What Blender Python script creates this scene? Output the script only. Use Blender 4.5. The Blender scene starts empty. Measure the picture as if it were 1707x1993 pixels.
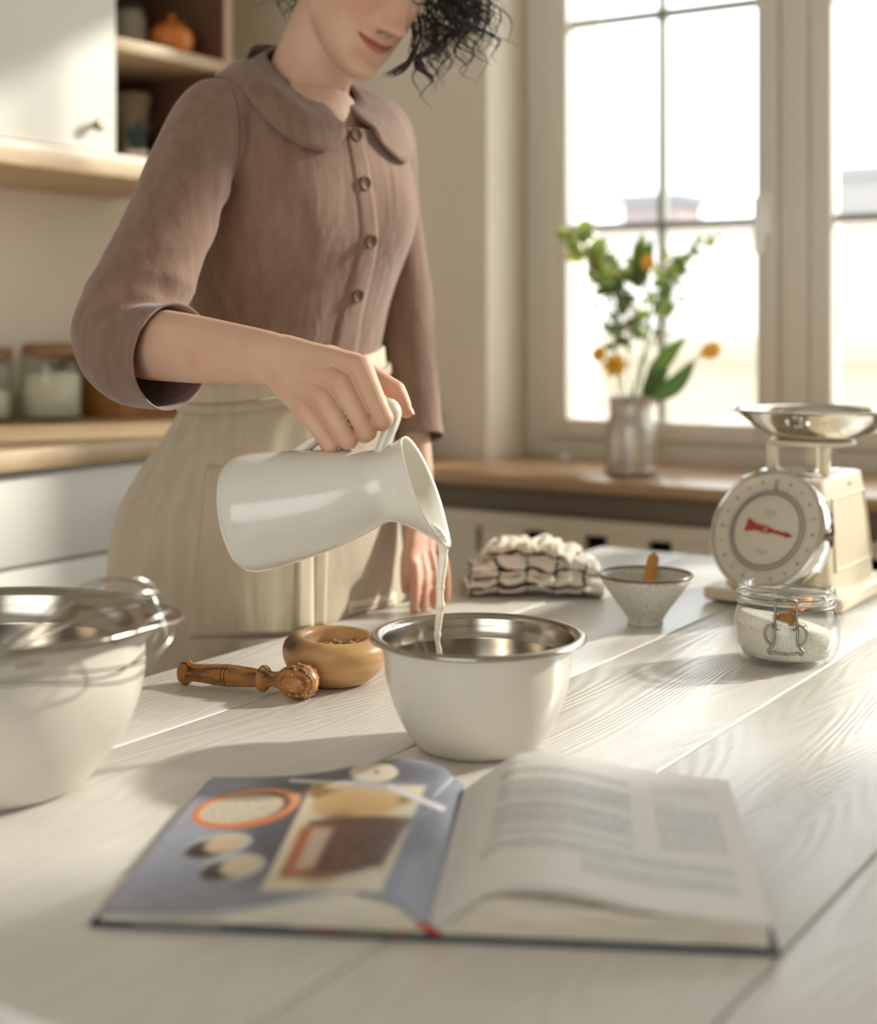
import bpy, bmesh, math, random
import numpy as np
from mathutils import Vector, Matrix, noise
from mathutils.bvhtree import BVHTree

# ------------------------------------------------------------------ camera, world, sun, exposure
scene = bpy.context.scene
COL = scene.collection
CZ = 1.13            # camera height
FPX = 2850.0         # focal length in pixels of the 1707 x 1993 frame
HY = 635.0           # horizon row
cd = bpy.data.cameras.new('camera')
cam = bpy.data.objects.new('camera', cd); COL.objects.link(cam)
ANG = math.atan2(0.8432, 0.5376)          # table direction seen from the camera; the room itself is axis aligned
cam.location = (0, 0, CZ); cam.rotation_euler = (math.pi/2, 0, -ANG)
cd.sensor_fit = 'HORIZONTAL'; cd.sensor_width = 36.0
cd.lens = 36.0*FPX/1707.0
cd.shift_y = (HY-996.5)/1707.0
cd.clip_start = 0.05; cd.clip_end = 500
cd.dof.use_dof = True; cd.dof.focus_distance = 1.50; cd.dof.aperture_fstop = 3.3
scene.camera = cam

W = bpy.data.worlds.new('world'); scene.world = W; W.use_nodes = True
bgn = W.node_tree.nodes['Background']
bgn.inputs['Color'].default_value = (0.93, 0.97, 1.0, 1)
bgn.inputs['Strength'].default_value = 3.7

D1 = np.array([0.5376, 0.8432, 0.0]); D1 /= np.linalg.norm(D1)
D2 = np.array([-D1[1], D1[0], 0.0]); ZA = np.array([0, 0, 1.0])

sd = bpy.data.lights.new('sun', 'SUN'); sun = bpy.data.objects.new('sun', sd); COL.objects.link(sun)
SEL = math.radians(25.5)
SDIR = Vector((0.905*math.cos(SEL), 0.424*math.cos(SEL), math.sin(SEL)))
sun.rotation_euler = (Matrix.Rotation(-ANG, 3, 'Z') @ SDIR).to_track_quat('Z', 'Y').to_euler()
sun.location = (3, 3, 5)
sd.energy = 6.2; sd.angle = math.radians(3.0); sd.color = (1.0, 0.955, 0.89)

scene.cycles.transparent_max_bounces = 32
vs = scene.view_settings
scene.display_settings.display_device = 'sRGB'
vs.view_transform = 'Standard'; vs.look = 'None'; vs.gamma = 1.0; vs.use_curve_mapping = False
vs.exposure = -0.03

# ------------------------------------------------------------------ helpers
R_ = random.Random(7)
def P(px, py, Y):
    return np.array([(px-853.5)/FPX*Y, Y, CZ-(py-HY)/FPX*Y])
def PT(px, py, z=0.75):
    return P(px, py, FPX*(CZ-z)/(py-HY))
def UV(u, v, z):
    return u*D1 + v*D2 + z*ZA
def lin(h):
    h = h.lstrip('#'); c = [int(h[i:i+2], 16)/255 for i in (0, 2, 4)]
    return tuple((x/12.92 if x <= 0.04045 else ((x+0.055)/1.055)**2.4) for x in c)
def nrm(a):
    a = np.asarray(a, float); return a/max(np.linalg.norm(a), 1e-12)

WL = {}
ROT = np.array([[math.cos(ANG), math.sin(ANG), 0], [-math.sin(ANG), math.cos(ANG), 0], [0, 0, 1.0]])   # camera-aligned plan -> room axes
def thing(name, label, cat, loc, group=None):
    o = bpy.data.objects.new(name, None); COL.objects.link(o); o.location = ROT @ np.asarray(loc, float)
    o.empty_display_size = 0.05
    o['label'] = label; o['category'] = cat
    if group: o['group'] = group
    WL[o] = np.array(loc, float); return o
def tag(o, label, cat, group=None):
    o['label'] = label; o['category'] = cat
    if group: o['group'] = group
    return o
def mk(name, VF, mat, parent=None, smooth=True, loc=None, label=None, kind=None, uv=None, col=None):
    V, F = VF; V = np.asarray(V, float)
    if parent is not None: w = WL[parent]
    elif loc is not None: w = np.array(loc, float)
    else: w = np.zeros(3)
    me = bpy.data.meshes.new(name)
    me.from_pydata(((V-w) @ ROT.T).tolist(), [], [list(map(int, f)) for f in F])
    me.update()
    if smooth is True: me.polygons.foreach_set('use_smooth', [True]*len(me.polygons))
    o = bpy.data.objects.new(name, me); COL.objects.link(o)
    if parent is not None: o.parent = parent
    else: o.location = ROT @ w
    WL[o] = w
    for m in (mat if isinstance(mat, (list, tuple)) else [mat]): me.materials.append(m)
    if smooth == 'auto':
        me.polygons.foreach_set('use_smooth', [True]*len(me.polygons))
        me.set_sharp_from_angle(angle=math.radians(40))
    if label: o['label'] = label
    if kind: o['kind'] = kind
    if col is not None:
        a = me.color_attributes.new('Col', 'FLOAT_COLOR', 'POINT')
        c = np.ones((len(V), 4)); c[:, :3] = col
        a.data.foreach_set('color', c.ravel())
    return o
def join(*vfs):
    V = []; F = []; n = 0
    for v, f in vfs:
        V.append(np.asarray(v, float)); F += [[i+n for i in q] for q in f]; n += len(v)
    return np.vstack(V), F
def tf(VF, M=None, t=(0, 0, 0)):
    V, F = VF; V = np.asarray(V, float)
    if M is not None: V = V @ np.asarray(M, float).T
    return V+np.asarray(t, float), F
def frame(z, x=None):
    z = nrm(z); x = np.array([1, 0, 0.]) if x is None else np.asarray(x, float)
    if abs(np.dot(nrm(x), z)) > 0.98: x = np.array([0, 1, 0.])
    x = nrm(x-np.dot(x, z)*z); y = np.cross(z, x)
    return np.column_stack([x, y, z])
def loft(rings, cap0=True, cap1=True, closed=True):
    n = len(rings[0]); V = np.vstack(rings); F = []
    for i in range(len(rings)-1):
        for j in range(n if closed else n-1):
            a = i*n+j; b = i*n+(j+1) % n
            F.append([a, b, b+n, a+n])
    if closed and cap0: F.append(list(range(n))[::-1])
    if closed and cap1: F.append([(len(rings)-1)*n+j for j in range(n)])
    return V, F
def lathe(prof, n=48, M=None, t=(0, 0, 0), mod=None):
    V = []; F = []; idx = []
    for k, (r, z) in enumerate(prof):
        if r < 1e-6:
            idx.append([len(V)]); V.append([0, 0, z])
        else:
            s = len(V); idx.append(list(range(s, s+n)))
            for j in range(n):
                a = 2*math.pi*j/n; rr, zz = (r, z) if mod is None else mod(r, z, a, k)
                V.append([rr*math.cos(a), rr*math.sin(a), zz])
    for A, B in zip(idx[:-1], idx[1:]):
        for j in range(n):
            k = (j+1) % n
            if len(A) == 1 and len(B) == 1: continue
            if len(A) == 1: F.append([A[0], B[k], B[j]])
            elif len(B) == 1: F.append([A[j], A[k], B[0]])
            else: F.append([A[j], A[k], B[k], B[j]])
    return tf((V, F), M, t)
def spline(pts, n):
    pts = np.asarray(pts, float)
    if len(pts) < 3: return np.array([pts[0]+(pts[-1]-pts[0])*i/(n-1) for i in range(n)])
    d = np.r_[0, np.cumsum(np.maximum(np.linalg.norm(np.diff(pts[:, :3], axis=0), axis=1), 1e-6)**0.5)]
    p = np.vstack([2*pts[0]-pts[1], pts, 2*pts[-1]-pts[-2]])
    dd = np.r_[-(d[1]-d[0]), d, 2*d[-1]-d[-2]]
    out = []
    for x in np.linspace(0, d[-1], n):
        i = min(max(int(np.searchsorted(d, x, 'right')), 1), len(d)-1)
        t0, t1, t2, t3 = dd[i-1], dd[i], dd[i+1], dd[i+2]; a, b, c, e = p[i-1], p[i], p[i+1], p[i+2]
        A1 = (t1-x)/(t1-t0)*a+(x-t0)/(t1-t0)*b; A2 = (t2-x)/(t2-t1)*b+(x-t1)/(t2-t1)*c; A3 = (t3-x)/(t3-t2)*c+(x-t2)/(t3-t2)*e
        B1 = (t2-x)/(t2-t0)*A1+(x-t0)/(t2-t0)*A2; B2 = (t3-x)/(t3-t1)*A2+(x-t1)/(t3-t1)*A3
        out.append((t2-x)/(t2-t1)*B1+(x-t1)/(t2-t1)*B2)
    return np.array(out)
def tube(path, rad, n=10, up=(0, 0, 1), caps=True, flat=None, closed=False, mod=None):
    """path Nx3; rad scalar/array: radius along 'up' side; flat: radius across (defaults to rad)"""
    path = np.asarray(path, float); N = len(path)
    ra = np.broadcast_to(np.asarray(rad, float), (N,)); rb = ra if flat is None else np.broadcast_to(np.asarray(flat, float), (N,))
    T = np.gradient(path, axis=0)
    if closed: T = (np.roll(path, -1, 0)-np.roll(path, 1, 0))
    rings = []; prev = None
    for i in range(N):
        t = nrm(T[i]); u = np.asarray(up, float) if prev is None else prev
        u = u-np.dot(u, t)*t
        if np.linalg.norm(u) < 1e-4: u = np.array([1, .3, 0])-np.dot([1, .3, 0], t)*t
        u = nrm(u); prev = u; s = np.cross(t, u)
        ring = []
        for j in range(n):
            a = 2*math.pi*j/n; m = 1.0 if mod is None else mod(i/(N-1), a)
            ring.append(path[i]+(u*math.cos(a)*ra[i]+s*math.sin(a)*rb[i])*m)
        rings.append(np.array(ring))
    if closed: rings.append(rings[0]); return loft(rings, False, False)
    return loft(rings, caps, caps)
def capsule(path, rad, n=16, up=(0, 0, 1), flat=None):
    """tube with rounded ends"""
    path = np.asarray(path, float); N = len(path)
    rad = np.broadcast_to(np.asarray(rad, float), (N,)).copy(); fl = rad if flat is None else np.broadcast_to(np.asarray(flat, float), (N,)).copy()
    t0 = nrm(path[0]-path[1]); t1 = nrm(path[-1]-path[-2]); pp = []; rr = []; ff = []
    for k in (85, 60, 35, 15):
        a = math.radians(k); pp.append(path[0]+t0*min(rad[0], fl[0])*math.sin(a)); rr.append(rad[0]*math.cos(a)); ff.append(fl[0]*math.cos(a))
    pp += list(path); rr += list(rad); ff += list(fl)
    for k in (15, 35, 60, 85):
        a = math.radians(k); pp.append(path[-1]+t1*min(rad[-1], fl[-1])*math.sin(a)); rr.append(rad[-1]*math.cos(a)); ff.append(fl[-1]*math.cos(a))
    return tube(np.array(pp), rr, n, up, True, ff)
def box(c, s, M=None, bev=0.0, seg=2):
    bm = bmesh.new(); bmesh.ops.create_cube(bm, size=1.0)
    for v in bm.verts: v.co = Vector((v.co.x*s[0], v.co.y*s[1], v.co.z*s[2]))
    if bev > 0: bmesh.ops.bevel(bm, geom=bm.edges[:], offset=min(bev, min(s)*0.45), segments=seg, profile=0.5, affect='EDGES')
    bm.verts.index_update()
    V = [list(v.co) for v in bm.verts]; F = [[v.index for v in f.verts] for f in bm.faces]; bm.free()
    return tf((V, F), M, c)
RM = np.column_stack([D1, D2, ZA])
def rb(u0, u1, v0, v1, z0, z1, bev=0.0, seg=2):
    return box(UV((u0+u1)/2, (v0+v1)/2, (z0+z1)/2), (abs(u1-u0), abs(v1-v0), abs(z1-z0)), RM, bev, seg)
def mods(VF, specs):
    """run modifiers on a mesh and return the resulting verts and faces"""
    V, F = VF; me = bpy.data.meshes.new('tmp'); me.from_pydata(np.asarray(V, float).tolist(), [], [list(map(int, f)) for f in F]); me.update()
    o = bpy.data.objects.new('tmp', me); COL.objects.link(o)
    for typ, kw in specs:
        m = o.modifiers.new(typ, typ)
        for k, v in kw.items(): setattr(m, k, v)
    dg = bpy.context.evaluated_depsgraph_get(); e = o.evaluated_get(dg); m2 = bpy.data.meshes.new_from_object(e)
    n = len(m2.vertices); A = np.empty(n*3); m2.vertices.foreach_get('co', A)
    F2 = [list(p.vertices) for p in m2.polygons]
    bpy.data.objects.remove(o); bpy.data.meshes.remove(me); bpy.data.meshes.remove(m2)
    return A.reshape(-1, 3), F2
def remesh(vfs, vox, it=6, fac=0.5):
    sp = [('REMESH', dict(mode='VOXEL', voxel_size=vox, use_smooth_shade=True))]
    if it: sp.append(('SMOOTH', dict(factor=fac, iterations=it)))
    return mods(join(*vfs), sp)
def grid(fn, nu, nv, flip=False):
    V = [fn(i/(nu-1), j/(nv-1)) for i in range(nu) for j in range(nv)]; F = []
    for i in range(nu-1):
        for j in range(nv-1):
            q = [i*nv+j, (i+1)*nv+j, (i+1)*nv+j+1, i*nv+j+1]; F.append(q[::-1] if flip else q)
    return np.array(V), F
def gauss(x, s): return math.exp(-0.5*(x/s)**2)
def sst(a, b, x):
    t = np.clip((x-a)/(b-a), 0, 1); return t*t*(3-2*t)
def nz(x, y, z=0.0): return noise.noise(Vector((x, y, z)))

# ------------------------------------------------------------------ materials
def mat(name, col, rough=0.5, metal=0.0, spec=0.5, coat=0.0, sss=0.0, ssc=None, trans=0.0, ior=1.45, var=None, bump=None, sheen=0.0, attr=False, aniso=0.0):
    """var=(scale xyz, colour2, detail, lo, hi) mixes a noise colour; bump=(scale xyz, strength, distance, detail)"""
    m = bpy.data.materials.new(name); m.use_nodes = True; nt = m.node_tree; b = nt.nodes['Principled BSDF']
    c = lin(col) if isinstance(col, str) else col
    b.inputs['Base Color'].default_value = (*c, 1); b.inputs['Roughness'].default_value = rough; b.inputs['Metallic'].default_value = metal
    b.inputs['Specular IOR Level'].default_value = spec; b.inputs['Coat Weight'].default_value = coat; b.inputs['Coat Roughness'].default_value = 0.15
    b.inputs['IOR'].default_value = ior; b.inputs['Transmission Weight'].default_value = trans
    if sss: b.inputs['Subsurface Weight'].default_value = sss; b.inputs['Subsurface Radius'].default_value = ssc or (0.012, 0.005, 0.003); b.inputs['Subsurface Scale'].default_value = 1.0
    if sheen: b.inputs['Sheen Weight'].default_value = sheen; b.inputs['Sheen Roughness'].default_value = 0.5
    if aniso: b.inputs['Anisotropic'].default_value = aniso
    L = nt.links.new
    def coords(sc, rot=0.0):
        tc = nt.nodes.new('ShaderNodeTexCoord'); mp = nt.nodes.new('ShaderNodeMapping'); mp.inputs['Rotation'].default_value = (0, 0, rot)
        L(tc.outputs['Object'], mp.inputs['Vector'])
        m2 = nt.nodes.new('ShaderNodeMapping'); m2.inputs['Scale'].default_value = sc; L(mp.outputs[0], m2.inputs['Vector']); return m2.outputs[0]
    if attr:
        a = nt.nodes.new('ShaderNodeVertexColor'); a.layer_name = 'Col'; L(a.outputs['Color'], b.inputs['Base Color'])
    if var:
        sc, c2, det, lo, hi = var[:5]; rot = var[5] if len(var) > 5 else 0
        n = nt.nodes.new('ShaderNodeTexNoise'); n.inputs['Scale'].default_value = 1.0; n.inputs['Detail'].default_value = det; L(coords(sc, rot), n.inputs['Vector'])
        r = nt.nodes.new('ShaderNodeMapRange'); r.inputs['From Min'].default_value = lo; r.inputs['From Max'].default_value = hi; L(n.outputs['Fac'], r.inputs['Value'])
        mx = nt.nodes.new('ShaderNodeMix'); mx.data_type = 'RGBA'; L(r.outputs[0], mx.inputs['Factor'])
        mx.inputs['A'].default_value = (*c, 1); c2 = lin(c2) if isinstance(c2, str) else c2; mx.inputs['B'].default_value = (*c2, 1)
        if attr:
            mx.blend_type = 'MULTIPLY'; L(a.outputs['Color'], mx.inputs['A'])
        L(mx.outputs['Result'], b.inputs['Base Color'])
    if bump:
        sc, st, di, det = bump[:4]; rot = bump[4] if len(bump) > 4 else 0
        n = nt.nodes.new('ShaderNodeTexNoise'); n.inputs['Scale'].default_value = 1.0; n.inputs['Detail'].default_value = det; L(coords(sc, rot), n.inputs['Vector'])
        bp = nt.nodes.new('ShaderNodeBump'); bp.inputs['Strength'].default_value = st; bp.inputs['Distance'].default_value = di
        L(n.outputs['Fac'], bp.inputs['Height']); L(bp.outputs[0], b.inputs['Normal'])
    return m
def wood(name, c1, c2, sc, rot=0.0, rough=0.45, dist=5.0, lo=0.3, hi=0.8, bumpst=0.1, coat=0.0, wscale=6.0, stain=None, axis='Y', spec=0.5):
    """grain along local x after rotating by rot"""
    m = mat(name, c1, rough, coat=coat, spec=spec); nt = m.node_tree; b = nt.nodes['Principled BSDF']; L = nt.links.new
    tc = nt.nodes.new('ShaderNodeTexCoord'); mp = nt.nodes.new('ShaderNodeMapping'); mp.inputs['Rotation'].default_value = (0, 0, rot); L(tc.outputs['Object'], mp.inputs['Vector'])
    m2 = nt.nodes.new('ShaderNodeMapping'); m2.inputs['Scale'].default_value = sc; L(mp.outputs[0], m2.inputs['Vector'])
    w = nt.nodes.new('ShaderNodeTexWave'); w.bands_direction = axis; w.inputs['Scale'].default_value = wscale; w.inputs['Distortion'].default_value = dist; w.inputs['Detail'].default_value = 3; w.inputs['Detail Scale'].default_value = 1.2
    L(m2.outputs[0], w.inputs['Vector'])
    r = nt.nodes.new('ShaderNodeMapRange'); r.inputs['From Min'].default_value = lo; r.inputs['From Max'].default_value = hi; L(w.outputs['Fac'], r.inputs['Value'])
    mx = nt.nodes.new('ShaderNodeMix'); mx.data_type = 'RGBA'; L(r.outputs[0], mx.inputs['Factor']); mx.inputs['A'].default_value = (*lin(c1), 1); mx.inputs['B'].default_value = (*lin(c2), 1)
    out = mx.outputs['Result']
    if stain:
        n = nt.nodes.new('ShaderNodeTexNoise'); n.inputs['Scale'].default_value = stain[0]; n.inputs['Detail'].default_value = 2; L(m2.outputs[0], n.inputs['Vector'])
        r2 = nt.nodes.new('ShaderNodeMapRange'); r2.inputs['From Min'].default_value = stain[2]; r2.inputs['From Max'].default_value = stain[3]; L(n.outputs['Fac'], r2.inputs['Value'])
        m3 = nt.nodes.new('ShaderNodeMix'); m3.data_type = 'RGBA'; L(r2.outputs[0], m3.inputs['Factor']); L(out, m3.inputs['A']); m3.inputs['B'].default_value = (*lin(stain[1]), 1); out = m3.outputs['Result']
    L(out, b.inputs['Base Color'])
    if bumpst:
        bp = nt.nodes.new('ShaderNodeBump'); bp.inputs['Strength'].default_value = bumpst; bp.inputs['Distance'].default_value = 0.001; L(w.outputs['Fac'], bp.inputs['Height']); L(bp.outputs[0], b.inputs['Normal'])
    return m
def pane_mat(name, tint=(0.97, 0.985, 0.98), k=0.35, rough=0.02):
    # clear thin glass: transparent with a mirror share that grows at grazing angles
    m = bpy.data.materials.new(name); m.use_nodes = True; nt = m.node_tree; nt.nodes.clear(); L = nt.links.new
    o = nt.nodes.new('ShaderNodeOutputMaterial'); t = nt.nodes.new('ShaderNodeBsdfTransparent'); t.inputs[0].default_value = (*tint, 1)
    g = nt.nodes.new('ShaderNodeBsdfGlossy'); g.inputs['Roughness'].default_value = rough; f = nt.nodes.new('ShaderNodeLayerWeight'); f.inputs['Blend'].default_value = 0.5
    p = nt.nodes.new('ShaderNodeMath'); p.operation = 'POWER'; p.inputs[1].default_value = 3.2; L(f.outputs['Facing'], p.inputs[0])
    q = nt.nodes.new('ShaderNodeMath'); q.operation = 'MULTIPLY_ADD'; q.inputs[1].default_value = k; q.inputs[2].default_value = 0.025; L(p.outputs[0], q.inputs[0])
    mx = nt.nodes.new('ShaderNodeMixShader'); L(q.outputs[0], mx.inputs[0]); L(t.outputs[0], mx.inputs[1]); L(g.outputs[0], mx.inputs[2]); L(mx.outputs[0], o.inputs[0]); return m

def leaf_mat(name, c, tr=0.5):
    m = bpy.data.materials.new(name); m.use_nodes = True; nt = m.node_tree; nt.nodes.clear(); L = nt.links.new
    o = nt.nodes.new('ShaderNodeOutputMaterial'); d = nt.nodes.new('ShaderNodeBsdfPrincipled'); t = nt.nodes.new('ShaderNodeBsdfTranslucent')
    d.inputs['Base Color'].default_value = (*lin(c), 1); d.inputs['Roughness'].default_value = .5; t.inputs[0].default_value = (*lin(c), 1)
    mx = nt.nodes.new('ShaderNodeMixShader'); mx.inputs[0].default_value = tr; L(d.outputs[0], mx.inputs[1]); L(t.outputs[0], mx.inputs[2]); L(mx.outputs[0], o.inputs[0]); return m
M_wall = mat('plaster', '#ece1cd', 0.9, spec=0.2, bump=((60, 60, 60), 0.1, 0.002, 3))
M_ceil = mat('ceiling_paint', '#e6e0d4', 0.9, spec=0.2)
M_floor = wood('floor_oak', '#5f4c3a', '#51402f', (2, 14, 14), 0.0, 0.5)
M_frame = mat('window_paint', '#ded6c7', 0.45)
M_sill = wood('sill_oak', '#ab8862', '#96754f', (14, 2, 14), 0.0, 0.3, dist=3, bumpst=0.05, wscale=3, axis='X')
M_munt = mat('muntin_paint', '#96978a', 0.5)
M_pane = pane_mat('window_glass')
M_rad = mat('cover_paint', '#e6d9c2', 0.6)
M_cab = mat('cabinet_paint', '#e2ddd2', 0.45)
M_count = wood('worktop_oak', '#cdb390', '#bda07a', (2, 16, 16), 0.0, 0.4, dist=3, bumpst=0.04, wscale=3)
M_niche = wood('niche_walnut', '#6e4d3a', '#5d402f', (2, 12, 12), 0.0, 0.5, dist=3, bumpst=0.03)
M_knob = mat('knob_metal', '#8d8672', 0.35, 1.0)
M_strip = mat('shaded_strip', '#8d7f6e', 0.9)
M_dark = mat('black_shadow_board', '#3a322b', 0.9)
# ------------------------------------------------------------------ room shell
UW = 2.915
VL = 2.49
U0, V0, ZC = -2.4, -2.3, 2.75
BO0, BO1 = -1.4, 1.3
mk('floor', rb(U0-.2, UW+.2, V0-.2, VL+.2, -0.12, 0), M_floor, smooth=False, kind='structure')
mk('ceiling', rb(U0-.2, UW+.45, V0-.2, VL+.2, ZC, ZC+.15), M_ceil, smooth=False, kind='structure')
mk('wall_left', rb(U0-.2, UW+.4, VL, VL+.2, 0, ZC), M_wall, smooth=False, kind='structure')
mk('wall_right', rb(U0-.2, UW+.4, V0-.2, V0, 0, ZC), M_wall, smooth=False, kind='structure')
# wall behind the camera, with an unseen opening added for fill light
mk('wall_back', join(rb(U0-.2, U0, V0, VL, 2.3, ZC), rb(U0-.2, U0, BO1, VL, 0, 2.3), rb(U0-.2, U0, V0, BO0, 0, 2.3)), M_wall, smooth=False, kind='structure')
UO = 3.30            # outer face of the window wall
VE = -0.92           # right end of the window opening
zb, zt = 0.795, 2.42
mk('wall_far', join(rb(UW, UO, 1.726, VL, 0, ZC), rb(UW, UO, V0, VE, 0, ZC), rb(UW, UO, VE, 1.726, 0, zb), rb(UW, UO, VE, 1.726, zt, ZC)), M_wall, smooth=False, kind='structure')

UF = 3.09            # window frame front
g = UF+0.075
v1, v0 = 1.722, VE+.004
posts = [1.054, .415]
win = mk('window_1', join(rb(UF, g, v1-.055, v1, .82, zt, .004), rb(UF, g, v0, v0+.055, .82, zt, .004), rb(UF, g, v0+.055, v1-.055, .82, .865, .004), rb(UF, g, v0+.055, v1-.055, zt-.055, zt, .004),
       *[rb(UF-.008, g, q-.032, q+.032, .865, zt-.055, .006) for q in posts]), M_frame, smooth='auto', kind='structure')
M_hand = mat('handle_white', '#f7f4ee', .3)
bounds = [v1-.052]+posts+[v0+.052]
for k in range(3):
    hi, lo = bounds[k], bounds[k+1]
    sb, sa = hi-(.006 if k == 0 else .034), lo+(.034 if k < 2 else .006)      # sash outer edges
    pb, pa = hi-(.066 if k == 0 else .084), lo+(.084 if k < 2 else .066)      # glass edges
    s0, s1 = UF-.012, UF+.05
    so = mk('sash', join(rb(s0, s1, pb, sb, .868, 2.362, .006), rb(s0, s1, sa, pa, .868, 2.362, .006), rb(s0, s1, pa, pb, .868, .913, .006), rb(s0, s1, pa, pb, 2.30, 2.362, .006)), M_frame, win, smooth='auto')
    pm = (pa+pb)/2; zs = [.913, 1.362, 1.846, 2.30]
    for z in zs[1:3]:
        mk('muntin', rb(UF+.005, UF+.035, pa, pb, z-.008, z+.008, .003), M_munt, so, smooth='auto')
    mk('muntin', rb(UF+.004, UF+.036, pm-.0075, pm+.0075, .913, 2.30, .003), M_munt, so, smooth='auto')
    for q in range(3):
        for q0, q1 in ((pa, pm-.0075), (pm+.0075, pb)):
            mk('pane', rb(UF+.018, UF+.022, q0, q1, zs[q]+(.009 if q else 0), zs[q+1]-(.009 if q < 2 else 0)), M_pane, so, smooth=False)
    if k == 0:
        hu = UF-.012
        mk('handle', join(rb(hu-.012, hu, sa+.012, sa+.038, 1.33, 1.42, .005), rb(hu-.050, hu-.008, sa+.018, sa+.032, 1.385, 1.405, .005), rb(hu-.062, hu-.040, sa+.012, sa+.036, 1.285, 1.412, .009)), M_hand, so, smooth='auto')
# exterior reveal plaster around the first window
mk('trim_1', join(rb(UF+.08, UO+.02, 1.645, 1.726, .82, zt), rb(UF+.08, UO+.06, VE, 1.645, .796, .82, .004)), mat('reveal_plaster', '#e8e2d6', .8), smooth=False, kind='structure')
mk('trim_2', join(rb(2.64, UF, -1.6, 1.724, .794, .82, .006), rb(2.64, UW, 1.724, VL-.37, .794, .82, .006)), M_sill, smooth='auto', kind='structure')['label'] = 'long oak window sill board under both windows'

# ------------------------------------------------------------------ radiator cover under the sill
rc = thing('radiator_cover', 'cream radiator cover panel with small cut-out slots below the window sill', 'radiator cover', UV(2.72, .6, 0))
slots = [(1.483+.142*k*-1, 0.052) for k in range(0, 20)]
ztop, z1s, z0s = .733, .700, .645
pcs = [rb(2.70, 2.72, -1.5, 2.00, z1s, ztop, .003), rb(2.70, 2.72, -1.5, 2.00, .08, z0s, .003)]
edges = sorted([(c-w/2, c+w/2) for c, w in slots]+[(1.612, 1.626)])
x = -1.5
for a, b in edges:
    if a > x: pcs.append(rb(2.70, 2.72, x, a, z0s, z1s))
    x = b
pcs.append(rb(2.70, 2.72, x, 2.00, z0s, z1s))
mk('front_panel', join(*pcs), M_rad, rc, smooth=False)
mk('side_panel', rb(2.72, UW-.004, 1.98, 2.00, .0, ztop), M_rad, rc, smooth=False)
mk('side_panel', rb(2.72, UW-.004, -1.5, -1.48, .0, ztop), M_rad, rc, smooth=False)
mk('slot_shade_board', rb(2.87, 2.90, -1.48, 1.98, .0, .79), M_dark, rc, smooth=False, label='added board coloured like the dark shade behind the slots')  # added board; its dark colour stands in for shade inside the cover
mk('gap_shade_strip', rb(2.75, 2.765, -1.48, 1.98, .715, .785), M_strip, rc, smooth=False, label='added strip coloured like the shade in the gap under the sill')  # added strip; the gap's shade is put into its brown grey colour
for a, b in [(-1.5, -1.46), (1.96, 2.0)]:
    mk('foot', rb(2.70, 2.76, a, b, 0, .08), M_rad, rc, smooth=False)

# ------------------------------------------------------------------ buildings outside
def building(name, label, u0, u1, v0, v1, z0, z1, col, rows, cols, roofcol=None):
    o = thing(name, label, 'building', UV((u0+u1)/2, (v0+v1)/2, z0))
    m = mat(name+'_wall', col, .9, spec=.1); mg = mat(name+'_glass', '#b9b8b4', .3)
    mk('wall', rb(u0, u1, v0, v1, z0, z1), m, o, smooth=False)
    mk('roof', rb(u0-.3, u1+.3, v0-.3, v1+.3, z1, z1+.35), mat(name+'_roof', roofcol or col, .9), o, smooth=False)
    if rows:
        for r in range(rows):
            for c in range(cols):
                vc = v0+(v1-v0)*(c+.5)/cols; zc = z1-1.9-r*3.0
                f = mk('window', rb(u0-.12, u0+.05, vc-.62, vc+.62, zc-.95, zc+.95), mat(name+'_frame', '#e6e0d8', .6) if r+c == 0 else bpy.data.materials[name+'_frame'], o, smooth=False)
                mk('pane', rb(u0-.14, u0-.11, vc-.5, vc+.5, zc-.82, zc+.82), mg, f, smooth=False)
    return o
building('apartment_house', 'sand coloured low house front across the street with a row of windows', 22, 34, -9, 16, -12, .62, '#b5a692', 3, 8, '#ad9f8c')
building('apartment_block', 'pale white block standing behind the sand coloured house', 48, 60, -14, 30, -12, 4.3, '#ded8d2', 3, 12, '#a89a90')
tb = building('stair_tower', 'grey pink square tower rising above the roof of the pale block', 49, 51.5, 21.1, 23.3, 4.65, 5.65, '#a39897', 0, 0, '#8b8f96')
building('corner_tower', 'narrow grey tower at the right end of the skyline', 49, 51, 13.6, 15.3, 4.65, 6.2, '#a5a19f', 0, 0, '#96989c')

# ------------------------------------------------------------------ kitchen run on the left wall
VC = 1.84
wt = mk('worktop', rb(.55, UW-.005, VC, VL-.002, .895, .93, .006), M_count, smooth='auto', loc=UV(1.7, 2.1, .895)); tag(wt, 'long light oak worktop over the white drawer units', 'worktop')
labs = ['white drawer unit cut by the left edge of the photo', 'white drawer unit with one round knob seen left of the beige apron', 'white drawer unit hidden behind the woman, nearest the window']
for k, u in enumerate((.776, 1.376, 1.976)):
    o = thing('drawer_unit', labs[k], 'cabinet', UV(u+.3, 2.15, 0), 'white drawer units')
    mk('carcass', rb(u+.001, u+.599, VC+.045, VL-.01, .1, .893), M_cab, o, smooth=False)
    mk('plinth', rb(u+.001, u+.599, VC+.09, VC+.11, 0, .1), M_cab, o, smooth=False)
    for a, b in ((.738, .885), (.43, .732), (.108, .424)):
        d = mk('drawer', rb(u+.004, u+.596, VC+.022, VC+.043, a, b, .003), M_cab, o, smooth='auto')
        uk = 1.92-1.376+u; zk = (a+b)/2 if a < .7 else .8175
        mk('knob', lathe([(0, .028), (.010, .027), (.014, .022), (.013, .016), (.006, .010), (.006, 0), (0, 0)], 20, frame(-D2), UV(uk, VC+.022, zk)), M_knob, d)
VU = 2.12
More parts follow.
